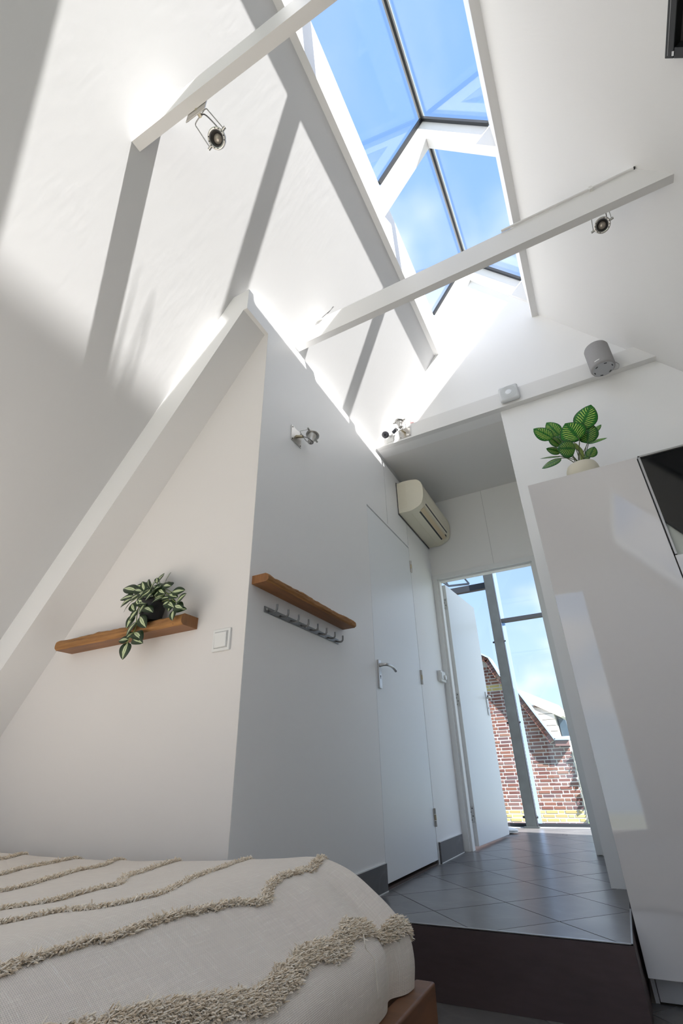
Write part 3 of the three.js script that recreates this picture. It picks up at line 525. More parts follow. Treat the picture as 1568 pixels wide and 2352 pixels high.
// roof window at the top right
{
  const w = structGroup('window_3'), n = V(1.403, 1, 0).normalize().negate(), up = V(-1, 1.403, 0).normalize(), z = V(0, 0, 1);
  const m = new THREE.Matrix4().makeBasis(up.clone().negate(), z, n.clone()).setPosition(V(0.779, roofY(0.779), -1.195));
  const place = (g) => g.applyMatrix4(m), F = std({ color: lin(0.012, 0.013, 0.016), roughness: 0.35 });
  // x runs down the slope, y towards the camera, z into the room
  obj('sash', [rbox(0, 0.034, 0, 0.78, -0.02, 0.035, 0.003, 2), rbox(0.034, 0.9, 0, 0.034, -0.02, 0.035, 0.003, 2), rbox(0.034, 0.9, 0.746, 0.78, -0.02, 0.035, 0.003, 2), rbox(0.87, 0.9, 0.034, 0.746, -0.02, 0.035, 0.003, 2)].map(place), F, w);
  obj('sash_line', place(box(0.010, 0.0125, 0.01, 0.76, 0.0345, 0.0356)), M.brushed, w);
  obj('blind', place(box(0.034, 0.87, 0.034, 0.746, -0.004, 0.004)), std({ color: lin(0.055, 0.048, 0.05), roughness: 0.7 }), w);
  obj('corner_clip', place(box(0.028, 0.036, 0.01, 0.024, 0.034, 0.037)), M.alu, w);
}

// ------------------------------------------------------------------ bed
const PROF = [[-2.615, -0.36], [-2.60, -0.26], [-2.52, -0.215], [-1.6, -0.205], [-1.1, -0.191], [-0.86, -0.178], [-0.76, -0.172], [-0.715, -0.176], [-0.655, -0.195], [-0.60, -0.225], [-0.545, -0.262], [-0.507, -0.30], [-0.497, -0.345], [-0.503, -0.395]];
const profCurve = new THREE.CatmullRomCurve3(PROF.map(([x, y]) => V(x, y, 0)), false, 'centripetal'), PN = 400;
const profPts = profCurve.getSpacedPoints(PN);
const BED0 = -1.305, BED1 = 0.85;
function spreadAt(i, z) {                 // point and normal of the bedspread on profile sample i (0..PN) at depth z
  const p = profPts[i], q = profPts[Math.min(PN, i + 1)], o = profPts[Math.max(0, i - 1)], n = V(-(q.y - o.y), q.x - o.x, 0).normalize();
  const sh = Math.max(0, Math.min(1, (p.x + 0.78) / 0.2)), e = Math.max(0, 1 - (z - BED0) / 0.06);
  let b = 0.010 * sh * noise(z * 5.5, p.y * 4, 2) + 0.0025 * noise(p.x * 9, z * 9, 4) + 0.006 * sh * Math.exp(-Math.pow((z + 1.17) / 0.035, 2)) * -3.2;
  const out = p.clone().addScaledVector(n, b); out.z = z; out.y -= 0.045 * e * e * (1 - 0.4 * sh); out.x -= 0.03 * e * e * sh;
  return { p: out, n };
}
const linenA = wrap((u, v) => fbm(u * 90, v * 4, 71, 3)), linenB = wrap((u, v) => fbm(u * 4, v * 90, 77, 3));
const slubs = (() => { const a = new Float32Array(1024 * 1024); for (let k = 0; k < 420; k++) { const hor = rnd() < 0.65, x = Math.floor(rnd() * 1024), y = Math.floor(rnd() * 1024), L = 25 + rnd() * 90, s = 0.10 + 0.16 * rnd(); for (let i = 0; i < L; i++) { const w = Math.sin(Math.PI * i / L) * s, wob = Math.round(2 * Math.sin(i * 0.05 + k)); for (let q = 0; q < 3; q++) { const px = (hor ? x + i : x + wob + q) & 1023, py = (hor ? y + wob + q : y + i) & 1023; a[py * 1024 + px] = Math.max(a[py * 1024 + px], w); } } } return a; })();
const thread = (x, y) => { const a = Math.abs(Math.sin(Math.PI * x / 8)), b = Math.abs(Math.sin(Math.PI * y / 8)), over = ((x >> 3) + (y >> 3)) & 1; return over ? Math.max(a * 0.9, b * 0.55) : Math.max(b * 0.9, a * 0.55); };
const linenTex = dataTex(1024, 1024, (u, v, x, y) => { const k = 0.985 * (0.81 + 0.20 * thread(x, y)) * (1 + 0.05 * linenA(u, v) + 0.05 * linenB(u, v)) + slubs[y * 1024 + x] * 0.28; return [k * 1.02, k * 0.985, k * 0.945]; });
const linenBump = dataTex(1024, 1024, (u, v, x, y) => 0.25 + 0.6 * thread(x, y) + 0.7 * slubs[y * 1024 + x], false);
M.linen = std({ map: linenTex, bumpMap: linenBump, bumpScale: 0.0012, roughness: 0.95 });
M.yarn = [[0.90, 0.79, 0.64], [0.95, 0.87, 0.75], [0.82, 0.69, 0.53]].map((c) => std({ color: lin(...c), roughness: 0.95 }));
{
  const t = thing('bedspread', 'cream woven bedspread with wavy tufted stripes on the bed', 'bedspread', [0, 0, 0]);
  const NZ = 260, pos = [], uv = [], idx = [], step = 2, NU = PN / step;
  let arc = 0; const arcs = [0]; for (let i = 1; i <= PN; i++) arcs.push(arc += profPts[i].distanceTo(profPts[i - 1]));
  for (let j = 0; j <= NZ; j++) { const z = BED0 + (BED1 - BED0) * Math.pow(j / NZ, 1.15); for (let i = 0; i <= NU; i++) { const { p } = spreadAt(i * step, z); pos.push(p.x, p.y, p.z); uv.push(arcs[i * step] / 0.30, z / 0.30); } }
  for (let j = 0; j < NZ; j++) for (let i = 0; i < NU; i++) { const a = j * (NU + 1) + i, b = a + 1, c = a + NU + 1, d = c + 1; idx.push(a, c, b, b, c, d); }
  // far end hangs down, and a turned-in hem closes the underside
  const base = pos.length / 3; for (let i = 0; i <= NU; i++) { const p = pos.slice(i * 3, i * 3 + 3); pos.push(p[0], -0.40, p[2] + 0.004); uv.push(arcs[i * step] / 0.3, (BED0 - 0.2) / 0.3); }
  for (let i = 0; i < NU; i++) idx.push(i, i + 1, base + i, i + 1, base + i + 1, base + i);
  const g = new THREE.BufferGeometry(); g.setAttribute('position', new THREE.Float32BufferAttribute(pos, 3)); g.setAttribute('uv', new THREE.Float32BufferAttribute(uv, 2)); g.setIndex(idx); g.computeVertexNormals();
  obj('cloth', g, M.linen, t);
  const nearest = (x, y) => { let k = 0, best = 1e9; for (let i = 0; i <= PN; i++) { const d = Math.abs(profPts[i].x - x) + (y === null ? 0 : Math.abs(profPts[i].y - y)); if (d < best) { best = d; k = i; } } return k; };
  // a tuft: a bent three-sided yarn end
  function tuft(out, p, dir, L, r, lean) {
    const a = Math.abs(dir.y) > 0.9 ? V(1, 0, 0) : V(0, 1, 0), s = new THREE.Vector3().crossVectors(dir, a).normalize(), q = new THREE.Vector3().crossVectors(s, dir), ring = (c, rad) => [0, 1, 2].map((k) => c.clone().addScaledVector(s, Math.cos(k * 2.094) * rad).addScaledVector(q, Math.sin(k * 2.094) * rad));
    const m = p.clone().addScaledVector(dir, L * 0.55).addScaledVector(lean, L * 0.15), e = p.clone().addScaledVector(dir, L * 0.9).addScaledVector(lean, L * 0.55);
    const A = ring(p, r), B = ring(m, r * 1.15), C = ring(e, r * 0.75);
    for (const [P, Q] of [[A, B], [B, C]]) for (let k = 0; k < 3; k++) { const n = (k + 1) % 3; for (const v of [P[k], P[n], Q[n], P[k], Q[n], Q[k]]) out.push(v.x, v.y, v.z); }
    for (const v of C) out.push(v.x, v.y, v.z);
  }
  function row(pts, widths, density, len, rad, name) {
    const c = new THREE.CatmullRomCurve3(pts.map(([x, z, y]) => V(x, y ?? 0, z)), false, 'centripetal'), L = c.getLength(), n = Math.round(L * density * 1.35), bins = [[], [], []];
    for (let k = 0; k < n; k++) {
      const u = rnd(), p = c.getPointAt(u), tg = c.getTangentAt(u), wi = widths[Math.min(widths.length - 1, Math.floor(u * widths.length))] * (0.8 + 0.4 * noise(u * 30, 3, 1) + 0.2), side = (rnd() + rnd() - 1) * wi * (len < 0.0119 ? 0.8 : 1);
      const i0 = nearest(p.x, null), ds = side * Math.max(0.4, Math.abs(tg.z)), per = arc / PN, i = Math.max(2, Math.min(PN - 4, i0 + Math.round(ds / per))), z = Math.max(BED0 + 0.004, p.z - side * tg.x * 0.7 + rr(-0.004, 0.004));
      const s = spreadAt(i, z), d = s.n.clone().add(V(rr(-0.55, 0.55), rr(-0.3, 0.2), rr(-0.55, 0.55))).normalize(), lean = V(rr(-1, 1), rr(-1, 0.1), rr(-1, 1)).normalize();
      tuft(bins[Math.floor(rnd() * 3)], s.p.clone().addScaledVector(s.n, -0.001), d, len * rr(0.6, 1.1), rad * rr(0.65, 1.0), lean);
    }
    bins.forEach((b, k) => { const g = new THREE.BufferGeometry(); g.setAttribute('position', new THREE.Float32BufferAttribute(b, 3)); g.computeVertexNormals(); const o = obj(name, g, M.yarn[k], t); o.userData.kind = 'stuff'; });
  }
  row([[-0.686, -0.30], [-0.686, -0.452], [-0.691, -0.506], [-0.688, -0.564], [-0.683, -0.631], [-0.683, -0.714], [-0.676, -0.786], [-0.667, -0.844], [-0.651, -0.885], [-0.66, -0.927], [-0.685, -0.975], [-0.695, -1.033], [-0.698, -1.106], [-0.71, -1.184], [-0.733, -1.275]], [0.006, 0.006, 0.006, 0.006, 0.007, 0.007, 0.006, 0.010, 0.015, 0.009, 0.008, 0.016, 0.012], 5200, 0.011, 0.0015, 'tufted_stripe');
  row([[-0.90, -0.40], [-0.899, -0.573], [-0.888, -0.606], [-0.871, -0.645], [-0.806, -0.674], [-0.78, -0.738], [-0.818, -0.846], [-0.878, -0.969], [-0.923, -1.122], [-0.958, -1.27]], [0.008, 0.008, 0.007, 0.006], 4200, 0.010, 0.0015, 'tufted_stripe');
  row([[-1.05, -0.5], [-1.05, -0.663], [-1.001, -0.71], [-1.01, -0.787], [-1.02, -0.876], [-1.125, -1.012], [-1.154, -1.107], [-1.204, -1.232], [-1.228, -1.29]], [0.007, 0.007, 0.008, 0.017, 0.018, 0.008, 0.008], 4200, 0.011, 0.0016, 'tufted_stripe');
  row([[-1.27, -0.6], [-1.27, -0.791], [-1.278, -0.854], [-1.317, -0.932], [-1.361, -1.021], [-1.378, -1.127], [-1.454, -1.248], [-1.44, -1.29]], [0.009, 0.008, 0.010, 0.008], 4200, 0.011, 0.0016, 'tufted_stripe');
  row([[-1.57, -0.8], [-1.57, -0.967], [-1.618, -1.068], [-1.652, -1.186], [-1.655, -1.279]], [0.009], 4200, 0.012, 0.0018, 'tufted_stripe');
  row([[-1.888, -1.0], [-1.888, -1.151], [-1.942, -1.27]], [0.009], 3600, 0.012, 0.0018, 'tufted_stripe');
  row([[-2.15, -1.1], [-2.14, -1.28]], [0.009], 3600, 0.012, 0.0018, 'tufted_stripe');
  row([[-0.59, -0.30], [-0.585, -0.45], [-0.575, -0.522], [-0.569, -0.572], [-0.56, -0.613], [-0.547, -0.663], [-0.535, -0.722], [-0.534, -0.769], [-0.538, -0.823], [-0.546, -0.886], [-0.543, -0.923], [-0.536, -0.973], [-0.546, -1.043], [-0.543, -1.085], [-0.535, -1.133], [-0.521, -1.186], [-0.517, -1.252], [-0.512, -1.295]], [0.024, 0.022, 0.02, 0.02, 0.019, 0.021, 0.022, 0.02], 15000, 0.012, 0.00135, 'tufted_fringe');
  obj('loose_thread', tube([V(-0.515, -0.262, -1.045), V(-0.508, -0.275, -1.035), V(-0.512, -0.285, -1.048), V(-0.50, -0.30, -1.055), V(-0.494, -0.34, -1.052), V(-0.493, -0.352, -1.05)], 0.0008, 40, 5), M.yarn[1], t);
}
{
  const t = thing('bed', 'low wooden bed frame under the cream bedspread', 'bed', [-1.3, LOW, -0.2]);
  const o = [1.3, -LOW, 0.2], put = (g) => uvBox(g, 1.4).translate(...o);
  obj('side_rail', put(rbox(-0.522, -0.475, -0.60, -0.396, -1.312, 0.9, 0.006, 3)), M.bedWood, t);
  obj('side_rail', put(rbox(-2.62, -2.575, -0.60, -0.396, -1.312, 0.9, 0.006, 3)), M.bedWood, t);
  obj('foot_rail', put(rbox(-2.574, -0.523, -0.60, -0.41, -1.311, -1.28, 0.005, 2)), M.bedWood, t);
  for (const x of [-0.54, -2.56]) for (const z of [-1.23, 0.82]) obj('leg', put(rbox(x - 0.03, x + 0.03, LOW, -0.58, z - 0.03, z + 0.03, 0.004, 2)), M.bedWood, t);
  obj('mattress', rbox(-2.5, -0.62, -0.42, -0.27, -1.22, 0.80, 0.03, 4).translate(...o), M.plastic, t);
}

// ------------------------------------------------------------------ plants
function leafGeo(base, tip, nrm, w, bend, fold, shape = 0.5) {
  const NV = 10, NU = 6, d = tip.clone().sub(base), L = d.length(), y = d.normalize(), x = new THREE.Vector3().crossVectors(y, nrm).normalize(), z = new THREE.Vector3().crossVectors(x, y);
  const pos = [], uv = [], idx = [];
  for (let j = 0; j <= NV; j++) { const v = j / NV, hw = w * Math.pow(Math.sin(Math.PI * Math.pow(v, shape === 0.5 ? 0.72 : shape)), 0.72) * (v > 0.999 ? 0 : 1);
    for (let i = 0; i <= NU; i++) { const u = i / NU * 2 - 1, p = base.clone().addScaledVector(y, v * L).addScaledVector(x, u * hw).addScaledVector(z, bend * L * Math.sin(Math.PI * v) + fold * hw * Math.abs(u) - 0.25 * hw * u * u); pos.push(p.x, p.y, p.z); uv.push((u + 1) / 2, v); } }
  for (let j = 0; j < NV; j++) for (let i = 0; i < NU; i++) { const a = j * (NU + 1) + i, b = a + 1, c = a + NU + 1, e = c + 1; idx.push(a, b, c, b, e, c); }
  const g = new THREE.BufferGeometry(); g.setAttribute('position', new THREE.Float32BufferAttribute(pos, 3)); g.setAttribute('uv', new THREE.Float32BufferAttribute(uv, 2)); g.setIndex(idx); g.computeVertexNormals(); return g;
}
const tradTex = dataTex(128, 256, (u, v) => { const x = Math.abs(u * 2 - 1), n = 0.06 * noise(u * 30, v * 5, 1), taper = Math.pow(Math.sin(Math.PI * Math.min(1, v * 0.94 + 0.03)), 0.6), c = x / Math.max(0.05, 1), stripe = (c < 0.27 * taper + 0.03 + n ? 1 : 0) * (c < 0.045 ? 0.45 : 1), fine = c > 0.5 && c < 0.535 ? 0.45 : 0; const k = Math.max(stripe, fine * taper), g = [0.10 + n * 0.3, 0.18 + n * 0.4, 0.075], w = [0.80, 0.84, 0.66]; return g.map((a, i) => a + (w[i] - a) * k); });
const calTex = dataTex(256, 256, (u, v) => { const x = u * 2 - 1, a = Math.abs(x), n = noise(u * 9, v * 9, 5), ph = (v * 1.15 - a * 0.42 + a * a * 0.12) * 9 + n * 0.18 + (x < 0 ? 0.4 : 0), s = Math.abs(((ph % 1) + 1) % 1 - 0.5) * 2, zone = Math.max(0, Math.min(1, (a - 0.06) * 9)) * Math.max(0, Math.min(1, (0.84 - a) * 6)) * Math.max(0, Math.min(1, (0.93 - v) * 8)) * Math.max(0, Math.min(1, (v - 0.04) * 14)); let k = Math.max(0, Math.min(1, (s - 0.6) * 5)) * zone; const g = [0.05 + 0.05 * n, 0.40 + 0.10 * n, 0.02], y = [0.80, 0.88, 0.42], dk = [0.03, 0.20, 0.02], e = a > 0.93 ? 0.8 : 0; return g.map((q, i) => { const b = q + (dk[i] - q) * e; return b + (y[i] - b) * k; }); });
M.trad = std({ map: tradTex, roughness: 0.42 }); M.cal = std({ map: calTex, roughness: 0.5 });
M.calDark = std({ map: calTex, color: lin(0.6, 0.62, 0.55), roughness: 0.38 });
M.stem = std({ color: lin(0.20, 0.26, 0.07), roughness: 0.6 }); M.stemDark = std({ color: lin(0.10, 0.12, 0.05), roughness: 0.6 });
{
  const PC = V(-1.525, 0.569, -1.274), t = thing('trailing_plant', 'trailing plant with white-striped dark leaves in a black pot on the oak shelf', 'potted plant', [PC.x, PC.y, PC.z]);
  const put = (g) => g.translate(-PC.x, -PC.y, -PC.z);
  obj('pot', lathe([[0.0001, 0], [0.038, 0], [0.040, 0.003], [0.049, 0.075], [0.051, 0.077], [0.051, 0.086], [0.047, 0.086], [0.0465, 0.07], [0.0001, 0.07]], 36), std({ color: lin(0.008, 0.008, 0.009), roughness: 0.6 }), t);
  obj('soil', lathe([[0.0001, 0.074], [0.046, 0.073]], 24), std({ color: lin(0.03, 0.02, 0.015), roughness: 1 }), t);
  // leaves: tip x, tip y, base x, base y, half width; first as seen at z = -1.25
  const L = [[-1.694, .735, -1.605, .709, .025], [-1.615, .733, -1.531, .703, .025], [-1.527, .703, -1.551, .746, .014], [-1.493, .716, -1.461, .754, .016], [-1.424, .752, -1.448, .712, .015], [-1.461, .757, -1.494, .72, .016], [-1.332, .658, -1.403, .663, .02], [-1.323, .643, -1.369, .615, .02], [-1.444, .683, -1.428, .712, .026], [-1.509, .691, -1.450, .705, .016], [-1.539, .688, -1.458, .667, .015], [-1.496, .654, -1.435, .662, .017], [-1.70, .686, -1.621, .690, .020], [-1.688, .651, -1.629, .68, .02], [-1.661, .624, -1.631, .664, .02], [-1.592, .616, -1.623, .656, .019], [-1.664, .710, -1.619, .706, .013], [-1.579, .691, -1.625, .715, .014], [-1.571, .682, -1.529, .695, .015], [-1.554, .659, -1.515, .672, .015], [-1.59, .666, -1.556, .648, .016], [-1.53, .640, -1.589, .652, .016], [-1.569, .601, -1.540, .645, .020], [-1.487, .595, -1.546, .626, .021], [-1.618, .582, -1.583, .622, .016], [-1.512, .539, -1.56, .592, .024, 1], [-1.625, .552, -1.597, .606, .022, 1], [-1.618, .52, -1.575, .573, .024, 1], [-1.657, .507, -1.60, .506, .02, 1], [-1.614, .513, -1.582, .532, .016, 1], [-1.514, .478, -1.575, .508, .022, 1], [-1.520, .49, -1.575, .530, .024, 1], [-1.612, .428, -1.600, .495, .024, 1], [-1.375, .594, -1.423, .628, .024], [-1.329, .584, -1.376, .604, .023], [-1.309, .578, -1.366, .583, .014], [-1.376, .545, -1.379, .588, .019, 1], [-1.407, .584, -1.392, .612, .016], [-1.364, .634, -1.418, .657, .016], [-1.493, .716, -1.502, .744, .012], [-1.466, .643, -1.402, .642, .012], [-1.508, .637, -1.448, .652, .015], [-1.442, .617, -1.412, .628, .012], [-1.60, .70, -1.55, .68, .02], [-1.47, .68, -1.51, .70, .018], [-1.55, .67, -1.49, .68, .02], [-1.52, .71, -1.47, .69, .018], [-1.56, .72, -1.52, .695, .018], [-1.64, .67, -1.59, .69, .018], [-1.545, .655, -1.49, .69, .021, 2], [-1.575, .675, -1.52, .70, .021, 2], [-1.50, .665, -1.455, .69, .019, 2], [-1.535, .70, -1.585, .68, .02, 2], [-1.60, .645, -1.555, .675, .021, 2], [-1.47, .70, -1.52, .685, .02, 2], [-1.44, .665, -1.48, .69, .02, 2], [-1.625, .715, -1.575, .70, .02, 2], [-1.41, .69, -1.455, .70, .018, 2], [-1.565, .635, -1.60, .665, .018, 2], [-1.50, .735, -1.53, .695, .018, 2], [-1.585, .745, -1.56, .70, .018, 2]];
  L.forEach(([tx, ty, bx, by, w, hang]) => {
    const low = Math.min(ty, by) < 0.665 || hang === 2, zb = hang === 1 ? -1.232 : low ? rr(-1.234, -1.222) : rr(-1.30, -1.235), zt = hang === 1 || low ? -1.226 + rr(-0.004, 0.012) : Math.min(-1.21, Math.max(-1.318, zb + rr(-0.02, 0.035)));
    const at = (x, y, z) => V(x * z / -1.25, y * z / -1.25, z), b = at(bx, by, zb), q = at(tx, ty, zt), n = V(rr(-0.45, 0.45), rr(0.05, 0.7), 1).normalize();
    obj('leaf', put(leafGeo(b, q, n, w, rr(0.03, 0.10), 0.22)), M.trad, t);
    if (!hang) { const s = V(PC.x + rr(-0.03, 0.03), 0.645, PC.z + rr(-0.025, 0.02)), mid = s.clone().lerp(b, 0.55).add(V(0, 0.03, 0)); if (rnd() < 0.75) obj('stem', put(tube([s, mid, b], 0.0016, 10, 5, 0.5)), M.stem, t); }
  });
  const chain = [[-1.56, .645, -1.262], [-1.575, .64, -1.235], [-1.578, .60, -1.229], [-1.572, .56, -1.23], [-1.578, .53, -1.229], [-1.60, .503, -1.227], [-1.606, .49, -1.226]];
  obj('trailing_stem', put(tube(chain.map((c) => V(c[0] * c[2] / -1.25, c[1] * c[2] / -1.25, c[2])), 0.0018, 40, 6, 0.5)), M.stem, t);
  obj('trailing_stem', put(tube([[-1.43, .66, -1.265], [-1.40, .655, -1.24], [-1.385, .62, -1.233], [-1.378, .585, -1.23]].map((c) => V(c[0] * c[2] / -1.25, c[1] * c[2] / -1.25, c[2])), 0.0018, 24, 6, 0.5)), M.stem, t);
}
{
  const PC = V(0.185, KT, -2.40), t = thing('striped_leaf_plant', 'bright green plant with yellow-striped round leaves in a cream pot on the tall cabinet', 'potted plant', [PC.x, PC.y, PC.z]);
  const put = (g) => g.translate(-PC.x, -PC.y, -PC.z);
  obj('pot', lathe([[0.0001, 0], [0.05, 0], [0.063, 0.016], [0.076, 0.056], [0.081, 0.094], [0.078, 0.122], [0.071, 0.141], [0.066, 0.143], [0.066, 0.137], [0.072, 0.125], [0.06, 0.12], [0.0001, 0.12]], 40), std({ color: lin(0.66, 0.62, 0.50), roughness: 0.6 }), t);
  obj('soil', lathe([[0.0001, 0.128], [0.072, 0.126]], 24), std({ color: lin(0.03, 0.02, 0.015), roughness: 1 }), t);
  const cane = [V(0.19, 1.39, -2.40), V(0.205, 1.50, -2.395), V(0.185, 1.56, -2.40)]; obj('cane', put(tube(cane, 0.011, 16, 10)), std({ color: lin(0.22, 0.30, 0.06), roughness: 0.55 }), t);
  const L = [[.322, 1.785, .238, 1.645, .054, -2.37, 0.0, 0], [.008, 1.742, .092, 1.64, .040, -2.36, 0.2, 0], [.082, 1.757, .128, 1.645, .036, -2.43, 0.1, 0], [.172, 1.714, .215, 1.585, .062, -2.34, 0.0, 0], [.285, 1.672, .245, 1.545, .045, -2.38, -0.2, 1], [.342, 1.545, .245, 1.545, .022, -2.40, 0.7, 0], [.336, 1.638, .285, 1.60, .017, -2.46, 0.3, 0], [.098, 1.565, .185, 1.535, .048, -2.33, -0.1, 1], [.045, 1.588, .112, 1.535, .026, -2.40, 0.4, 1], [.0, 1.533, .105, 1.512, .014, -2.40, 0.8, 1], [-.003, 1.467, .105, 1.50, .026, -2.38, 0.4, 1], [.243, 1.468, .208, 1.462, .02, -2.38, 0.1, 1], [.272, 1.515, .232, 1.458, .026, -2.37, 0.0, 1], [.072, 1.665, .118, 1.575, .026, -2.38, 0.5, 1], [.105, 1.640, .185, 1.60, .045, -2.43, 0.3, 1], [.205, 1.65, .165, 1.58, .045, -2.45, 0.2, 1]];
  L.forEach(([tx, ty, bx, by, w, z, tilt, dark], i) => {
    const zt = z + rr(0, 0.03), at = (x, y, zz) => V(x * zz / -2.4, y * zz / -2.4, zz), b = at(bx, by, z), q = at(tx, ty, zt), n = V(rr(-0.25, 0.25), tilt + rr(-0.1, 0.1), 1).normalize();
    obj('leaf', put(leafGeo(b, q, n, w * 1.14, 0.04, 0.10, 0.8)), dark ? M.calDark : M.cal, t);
    const s = V(PC.x + rr(-0.03, 0.03), 1.405, -2.40 + rr(-0.03, 0.03)); obj('stem', put(tube([s, s.clone().lerp(b, 0.5).add(V(0, 0.012, 0.005)), b, b.clone().lerp(q, 0.3)], 0.0021, 14, 6, 0.5)), M.stemDark, t);
  });
}

// ------------------------------------------------------------------ glazed hall beyond the passage
{
  const galv = (() => { const n = wrap((u, v) => fbm(u * 7, v * 7, 91, 4)), t = dataTex(256, 256, (u, v) => { const k = 0.29 + 0.10 * n(u, v); return [k * 0.92, k, k * 1.03]; }); return std({ map: t, color: lin(0.5, 0.54, 0.56), roughness: 0.7, metalness: 0.0 }); })();
  const darkSteel = std({ color: lin(0.03, 0.034, 0.042), roughness: 0.5, metalness: 0.3 });
  const FZ = -5.6;
  const c = thing('steel_column', 'galvanised steel column in front of the glass at the end of the hall', 'column', [-0.893, FLOOR, -5.5]);
  obj('web', uvBox(rbox(-0.05, 0.05, 0, 3.2, -0.03, 0.03, 0.004, 2)), galv, c);
  obj('glazing_profile', box(0.05, 0.056, 0, 3.2, -0.035, 0.03), darkSteel, c);
  for (const y of [1.77, 0.927, 0.087]) for (const s of [-1, 1]) obj('bolt', between(V(s * 0.048, y, 0.0), V(s * 0.071, y, 0.0), 0.012, 0.009, 12), darkSteel, c);
  obj('base_plate', rbox(-0.07, 0.07, -0.004, 0.012, -0.05, 0.05, 0.002, 1), galv, c);
  const w = structGroup('window_4');
  obj('mullion', [box(-2.5, -0.945, 2.42, 2.50, FZ - 0.03, FZ + 0.04)], darkSteel, w);
  w.remove(w.children[0]);
  obj('mullion', box(-2.5, -0.945, 1.985, 2.06, FZ - 0.03, FZ + 0.03), darkSteel, w);
  obj('mullion', box(-0.845, 1.0, 1.545, 1.585, FZ - 0.03, FZ + 0.03), darkSteel, w);
  obj('sill_rail', [box(-2.5, -0.945, FLOOR - 0.02, FLOOR + 0.03, FZ - 0.03, FZ + 0.05), box(-0.845, 1.0, FLOOR - 0.02, FLOOR + 0.03, FZ - 0.03, FZ + 0.05)], darkSteel, w);
  obj('floor_trim', box(-2.5, 1.0, FLOOR - 0.05, FLOOR + 0.004, FZ + 0.05, FZ + 0.1), std({ color: lin(0.42, 0.44, 0.46), roughness: 0.5 }), w);
  for (const [x0, x1, y0, y1] of [[-2.5, -0.95, FLOOR + 0.03, 1.985], [-2.5, -0.95, 2.06, 3.1], [-0.842, 1.0, FLOOR + 0.03, 1.545], [-0.842, 1.0, 1.585, 3.1]]) obj('pane', box(x0, x1, y0, y1, FZ - 0.004, FZ + 0.004), M.tinted, w);
  obj('edge_strip', box(-0.843, -0.808, FLOOR + 0.03, 3.1, FZ + 0.006, FZ + 0.012), phys({ color: lin(0.55, 0.72, 0.95), roughness: 0.1, transmission: 0.45, thickness: 0 }), w);
  // opened top sash outside the glass, at the upper left
  const a = thing('opened_sash', 'dark framed glass sash tilted open outside, above the hall door', 'window', [-1.4, 2.3, -6.0]);
  const P = [[-1.288, 2.344], [-1.227, 2.238], [-1.505, 2.262], [-1.56, 2.37]].map(([x, y]) => V(x + 1.4, y - 2.3, 0)); P[0].add(V(-0.10, 0.17, 0.1)); P[3].add(V(-0.05, 0.15, 0.1));
  P.forEach((p, k) => obj('sash_bar', bar(p, P[(k + 1) % 4], 0.022, 0.022, V(0, 0, 1)), darkSteel, a));
  obj('stay', between(P[2], V(-0.2, 0.0, 0.38), 0.012), darkSteel, a);
}
{
  const t = thing('floor_cushion', 'small white draught cushion on the hall floor behind the open door', 'cushion', [-1.06, FLOOR, -4.97]);
  const g = new THREE.SphereGeometry(1, 28, 16), p = g.attributes.position; for (let i = 0; i < p.count; i++) { const x = p.getX(i), y = p.getY(i), z = p.getZ(i), k = 1 + 0.10 * noise(x * 3, y * 3, z * 3); p.setXYZ(i, x * 0.13 * k, Math.max(0, 0.024 + y * 0.028 * k), z * 0.07 * k); } g.computeVertexNormals();
  obj('cover', g, std({ color: lin(0.72, 0.75, 0.78), roughness: 0.9 }), t);
  obj('hem', new THREE.TorusGeometry(1, 0.03, 8, 40).rotateX(Math.PI / 2).scale(0.128, 0.11, 0.069).translate(0, 0.012, 0), M.plastic, t);
}

